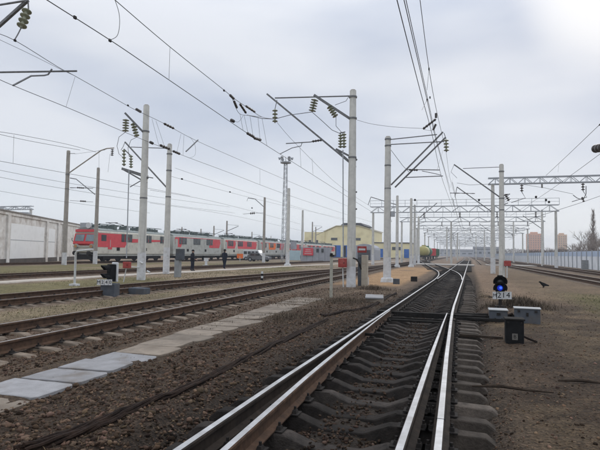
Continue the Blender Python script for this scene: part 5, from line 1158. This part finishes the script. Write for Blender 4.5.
# tank wagons beyond the poles
def wagon(X, Y0_, L_, tank, m, label):
    t = thing('freight_wagon', (X, Y0_+L_/2, 0), label, 'wagon', 'freight wagons standing behind the poles')
    if tank: MB().lathe((X, Y0_+.6, 2.6), (X, Y0_+L_-.6, 2.6), [(0, .5), (.02, 1.1), (.06, 1.45), (.94, 1.45), (.98, 1.1), (1, .5)], 18).build('tank', m, t, smooth=True); MB().cyl((X, Y0_+L_/2, 3.9), (X, Y0_+L_/2, 4.4), .6, n=12).build('dome', m, t)
    else:
        MB().box((X, Y0_+L_/2, 2.5), (2.9, L_-.8, 2.4)).build('box', m, t)
        for i in range(7): MB().box((X+1.48, Y0_+.9+i*(L_-1.8)/6, 2.5), (.1, .12, 2.3)).build('rib', m, t)
    MB().box((X, Y0_+L_/2, 1.1), (2.5, L_-.4, .3)).build('frame', M_UNDER, t)
    for yb_ in (Y0_+2, Y0_+L_-2):
        for dy in (-.9, .9):
            for s in (-1, 1): MB().cyl((X+s*.7, yb_+dy, .66), (X+s*.84, yb_+dy, .66), .46, n=12).build('wheel', M_UNDER, t)
wagon(-11.2, 150, 12, True, M_TANKY, 'yellow-green tank wagon standing right of the close poles')
wagon(-11.2, 164, 12, True, M_TANKG, 'dark green tank wagon behind the yellow one')
wagon(-10.6, 178, 6, False, M_REDL, 'red open wagon behind the tank wagons')
wagon(-10.2, 186, 13, False, M_TANKG, 'green wagon at the end of the freight cut')

# ------------------------------------------------------------------ right fence
t = thing('fence', (15.7, 90, 0), 'long white corrugated fence with a blue top band along the right tracks', 'fence')
def fx_(y): return float(np.interp(y, [30, 70, 92, 150, 320], [16.6, 16.0, 15.8, 15.2, 14.5]))
cor = MB(); k = 8
for i in range(k):
    u0, u1 = i/k, (i+1)/k; o0, o1 = (.0, .13) if i % 2 else (.13, .0)
    for z0, z1, mi in ((.05, 1.75, 0), (1.75, 2.45, 1)):
        cor.add([(-o0, u0*3, z0), (-o1, u1*3, z0), (-o1, u1*3, z1), (-o0, u0*3, z1), (.03, u0*3, z0), (.03, u1*3, z0), (.03, u1*3, z1), (.03, u0*3, z1)], [(0, 1, 2, 3), (4, 7, 6, 5), (3, 2, 6, 7), (0, 4, 5, 1)], mi)
cm_ = cor.mesh('panel', [M_FENW, M_FENB]); pm_ = MB().box((0, 0, 1.27), (.10, .10, 2.6)).mesh('post', M_STEELG)
y = 42.
while y < 330:
    o = bpy.data.objects.new('panel', cm_); COL.objects.link(o); o.parent = t; o.location = Vector((fx_(y), y, 0))-ORG[t.name]; o.rotation_euler.z = -(fx_(y+3)-fx_(y))/3
    o = bpy.data.objects.new('post', pm_); COL.objects.link(o); o.parent = t; o.location = Vector((fx_(y)-.20, y, 0))-ORG[t.name]; y += 3.04
c_ = G(586, 269.5); one(MB().box((c_.x, c_.y, .6), (1.0, .6, 1.3)), 'cabinet', M_BOXL, 'pale grey cabinet before the white fence at the right', 'cabinet', (c_.x, c_.y, 0))

# ------------------------------------------------------------------ apartment towers, trees, far wood
def tower(px0, px1, py, Y, m, label, bays):
    a, b = AY(px0, py, Y), AY(px1, py, Y); H_ = a.z; w = b.x-a.x; t = thing('apartment_tower', ((a.x+b.x)/2, Y, 0), label, 'building', 'apartment towers on the skyline')
    MB().box(((a.x+b.x)/2, Y+9, H_/2), (w, 18, H_)).build('wall', m, t); MB().box(((a.x+b.x)/2, Y+9, H_+1), (w*.5, 8, 2.4)).build('roof_house', m, t)
    fl = int(H_/3)
    for i in range(bays):
        x_ = a.x+w*(i+.5)/bays
        mb = MB()
        for j in range(fl): mb.box((x_, Y-.05, 1.6+j*3), (w/bays*.3, .3, 1.3))
        mb.build('window_column', M_GLASS, t, kind='stuff')
        if i % 2 == 0: MB().box((x_+w/bays*.36, Y-.5, H_/2), (w/bays*.16, 1.2, H_-3)).build('balcony_stack', m, t)
tower(527.5, 541.8, 233.5, 760, M_ORANGE, 'orange brick apartment tower on the skyline, wider of the two', 6)
tower(558, 567, 234.5, 780, M_TAN, 'tan apartment tower right of the gantry post', 4)
def bare_tree(base, h, spread, label, poplar=False, seed=0, group='bare trees beyond the fence', twig=1.0):
    R_ = random.Random(seed); t = thing('bare_tree', base, label, 'tree', group); trunk, crown = MB(), MB()
    def grow(p, d_, ln, r, lev):
        q_ = p+d_*ln; mid = p+d_*ln*.5+Vector((R_.uniform(-1, 1), R_.uniform(-1, 1), 0))*ln*.05
        (trunk if lev < 2 else crown).tube([p, mid, q_], [r, r*.82, r*.62], 5 if lev < 2 else 3)
        if lev >= 4: return
        for i in range(4 if lev > 0 else 6):
            sp_ = (.22 if poplar else .75)*spread*R_.uniform(.6, 1.2); a = R_.uniform(0, 6.283)
            nd = (d_+Vector((math.cos(a)*sp_, math.sin(a)*sp_, R_.uniform(-.05, .25)))).normalized(); st = p+(q_-p)*R_.uniform(.45, 1)
            grow(st, nd, ln*R_.uniform(.55, .8), max(r*.58, .018), lev+1)
    if poplar:
        b0 = Vector(base); trunk.tube([b0-Vector((0, 0, .2)), b0+Vector((.1, 0, h*.5)), b0+Vector((0, 0, h))], [h*.012, h*.008, .03], 5)
        for i in range(280):
            u = .12+.86*R_.random(); a = R_.uniform(0, 6.283); ln = h*.17*(1.15-u)*R_.uniform(.6, 1.4)+.3; p0 = b0+Vector((0, 0, h*u))
            d1 = Vector((math.cos(a)*.5, math.sin(a)*.5, 1)).normalized(); crown.tube([p0, p0+d1*ln*.5, p0+d1*ln+Vector((0, 0, ln*.15))], [.05, .035, .015], 3)
        trunk.build('trunk', M_BARK, t); crown.build('crown', M_BARK, t); return t
    grow(Vector(base)-Vector((0, 0, .2)), Vector((0, 0, 1)), h*.36, h*(.009 if poplar else .013)*twig, 0)
    trunk.build('trunk', M_BARK, t); crown.build('crown', M_BARK, t); return t
for i, (px, h_px, Yd, w, lb) in enumerate([(593, 211, 150, .55, 'tall narrow poplar above the fence at the right edge'), (604, 228, 120, 1., 'spreading bare tree leaving the right edge'), (584, 228, 150, 1., 'bare spreading tree left of the poplar'), (574, 236, 170, 1., 'small bare tree at the left of the tree group'), (597, 232, 175, 1.1, 'bare tree behind the poplar'), (561, 243, 210, 1., 'low bare tree below the tan tower'), (549, 244, 220, 1., 'low bare tree beside the gantry post'), (588, 221, 140, .9, 'taller bare tree just left of the poplar trunk'), (580, 238, 190, 1.1, 'low wide bare tree behind the cabinet'), (600, 222, 130, 1.05, 'bare crown just right of the poplar'), (589, 230, 135, 1.1, 'broad bare crown in front of the poplar')]):
    tp = AY(px, h_px, Yd); bare_tree((tp.x, Yd, 0), tp.z*1.02, w, lb, i == 0, i+3)
def brush(x0, x1, y, h, n_, name, label, seed, thick=6, cat='bushes'):
    r = np.random.default_rng(seed); xs = r.uniform(x0, x1, n_); ys_ = y+r.uniform(-thick, thick, n_); hh = h*(.55+.45*fbm(xs*.12+seed, ys_*.05, 3)*1.6)
    mb_v = []; mb_f = []
    ln = r.uniform(.25, .9, n_)*h*.28; z = r.random(n_)*hh; a = r.uniform(0, 6.283, n_); e_ = r.uniform(-.2, 1.5, n_); w = h*.012
    d_ = np.stack([np.cos(a)*np.cos(e_), np.sin(a)*np.cos(e_), np.sin(e_)], 1)*ln[:, None]; b = np.stack([xs, ys_, z], 1); s_ = np.stack([np.sin(a)*w, -np.cos(a)*w, 0*a+w*.6], 1)
    v = np.stack([b-s_, b+s_, b+d_], 1).reshape(-1, 3); f = (np.arange(n_)[:, None]*3+np.array([[0, 1, 2]])).tolist()
    me = bpy.data.meshes.new(name); me.from_pydata(v.tolist(), [], f); me.materials.append(M_BUSH); o = bpy.data.objects.new(name, me); COL.objects.link(o); return tag(o, label, cat, None, 'stuff')
brush(18, 62, 185, 3.6, 14000, 'winter_brush', 'brown leafless brush behind the white fence', 5)
brush(16, 70, 300, 5.0, 14000, 'winter_brush', 'hazy brown brush farther behind the fence', 6, 12)
# far skyline strip of woods and roofs
mb = MB(); xs = np.arange(-1500, 1500, 8.); hh = 6+9*fbm(xs*.012, xs*0+2.3, 4)+4*(fbm(xs*.08, xs*0+7.1, 2)-.5)
for i in range(len(xs)-1): mb.add([(xs[i], 1500, -1), (xs[i+1], 1500, -1), (xs[i+1], 1500, hh[i+1]), (xs[i], 1500, hh[i]), (xs[i], 1530, -1), (xs[i+1], 1530, -1), (xs[i+1], 1530, hh[i+1]), (xs[i], 1530, hh[i])], [(0, 1, 2, 3), (3, 2, 6, 7), (4, 7, 6, 5)])
tag(mb.build('far_wood', M_FARW), 'low hazy wood along the horizon', 'wood', None, 'stuff')
for i, (x0, x1, y, h, lb) in enumerate([(-30, 10, 620, 6, 'long low grey shed far down the line'), (-95, -55, 330, 9, 'grey hall far behind the depot'), (-160, -120, 300, 8, 'grey hall far behind the train'), (8, 30, 480, 7, 'low grey shed right of the vanishing point')]):
    t = thing('far_shed', ((x0+x1)/2, y, 0), lb, 'building'); MB().box(((x0+x1)/2, y+10, h/2), (x1-x0, 20, h)).build('wall', M_WALLG, t); MB().prism([(x0-.5, y-.5, h), (x1+.5, y-.5, h), (x1+.5, y+10, h+2), (x0-.5, y+10, h+2)], (0, 0, .3)).build('roof', M_ROOFD, t)
    for k in range(6): MB().box((x0+(x1-x0)*(k+.5)/6, y-.05, h*.55), ((x1-x0)/6*.6, .2, h*.25)).build('window', M_GLASS, t)

# ------------------------------------------------------------------ haze
HZ = True
if HZ:
    hm = bpy.data.materials.new('haze'); hm.use_nodes = True; nt = hm.node_tree; nt.nodes.clear()
    oo = nt.nodes.new('ShaderNodeOutputMaterial'); pv = nt.nodes.new('ShaderNodeVolumePrincipled'); pv.inputs['Color'].default_value = (.86, .92, 1, 1); pv.inputs['Density'].default_value = .0006; pv.inputs['Anisotropy'].default_value = .2
    nt.links.new(pv.outputs[0], oo.inputs['Volume'])
    o = one(MB().box((0, 790, 24.5), (3100, 1700, 53)), 'haze', hm, 'thin pale haze over the yard', 'haze', kind='stuff')
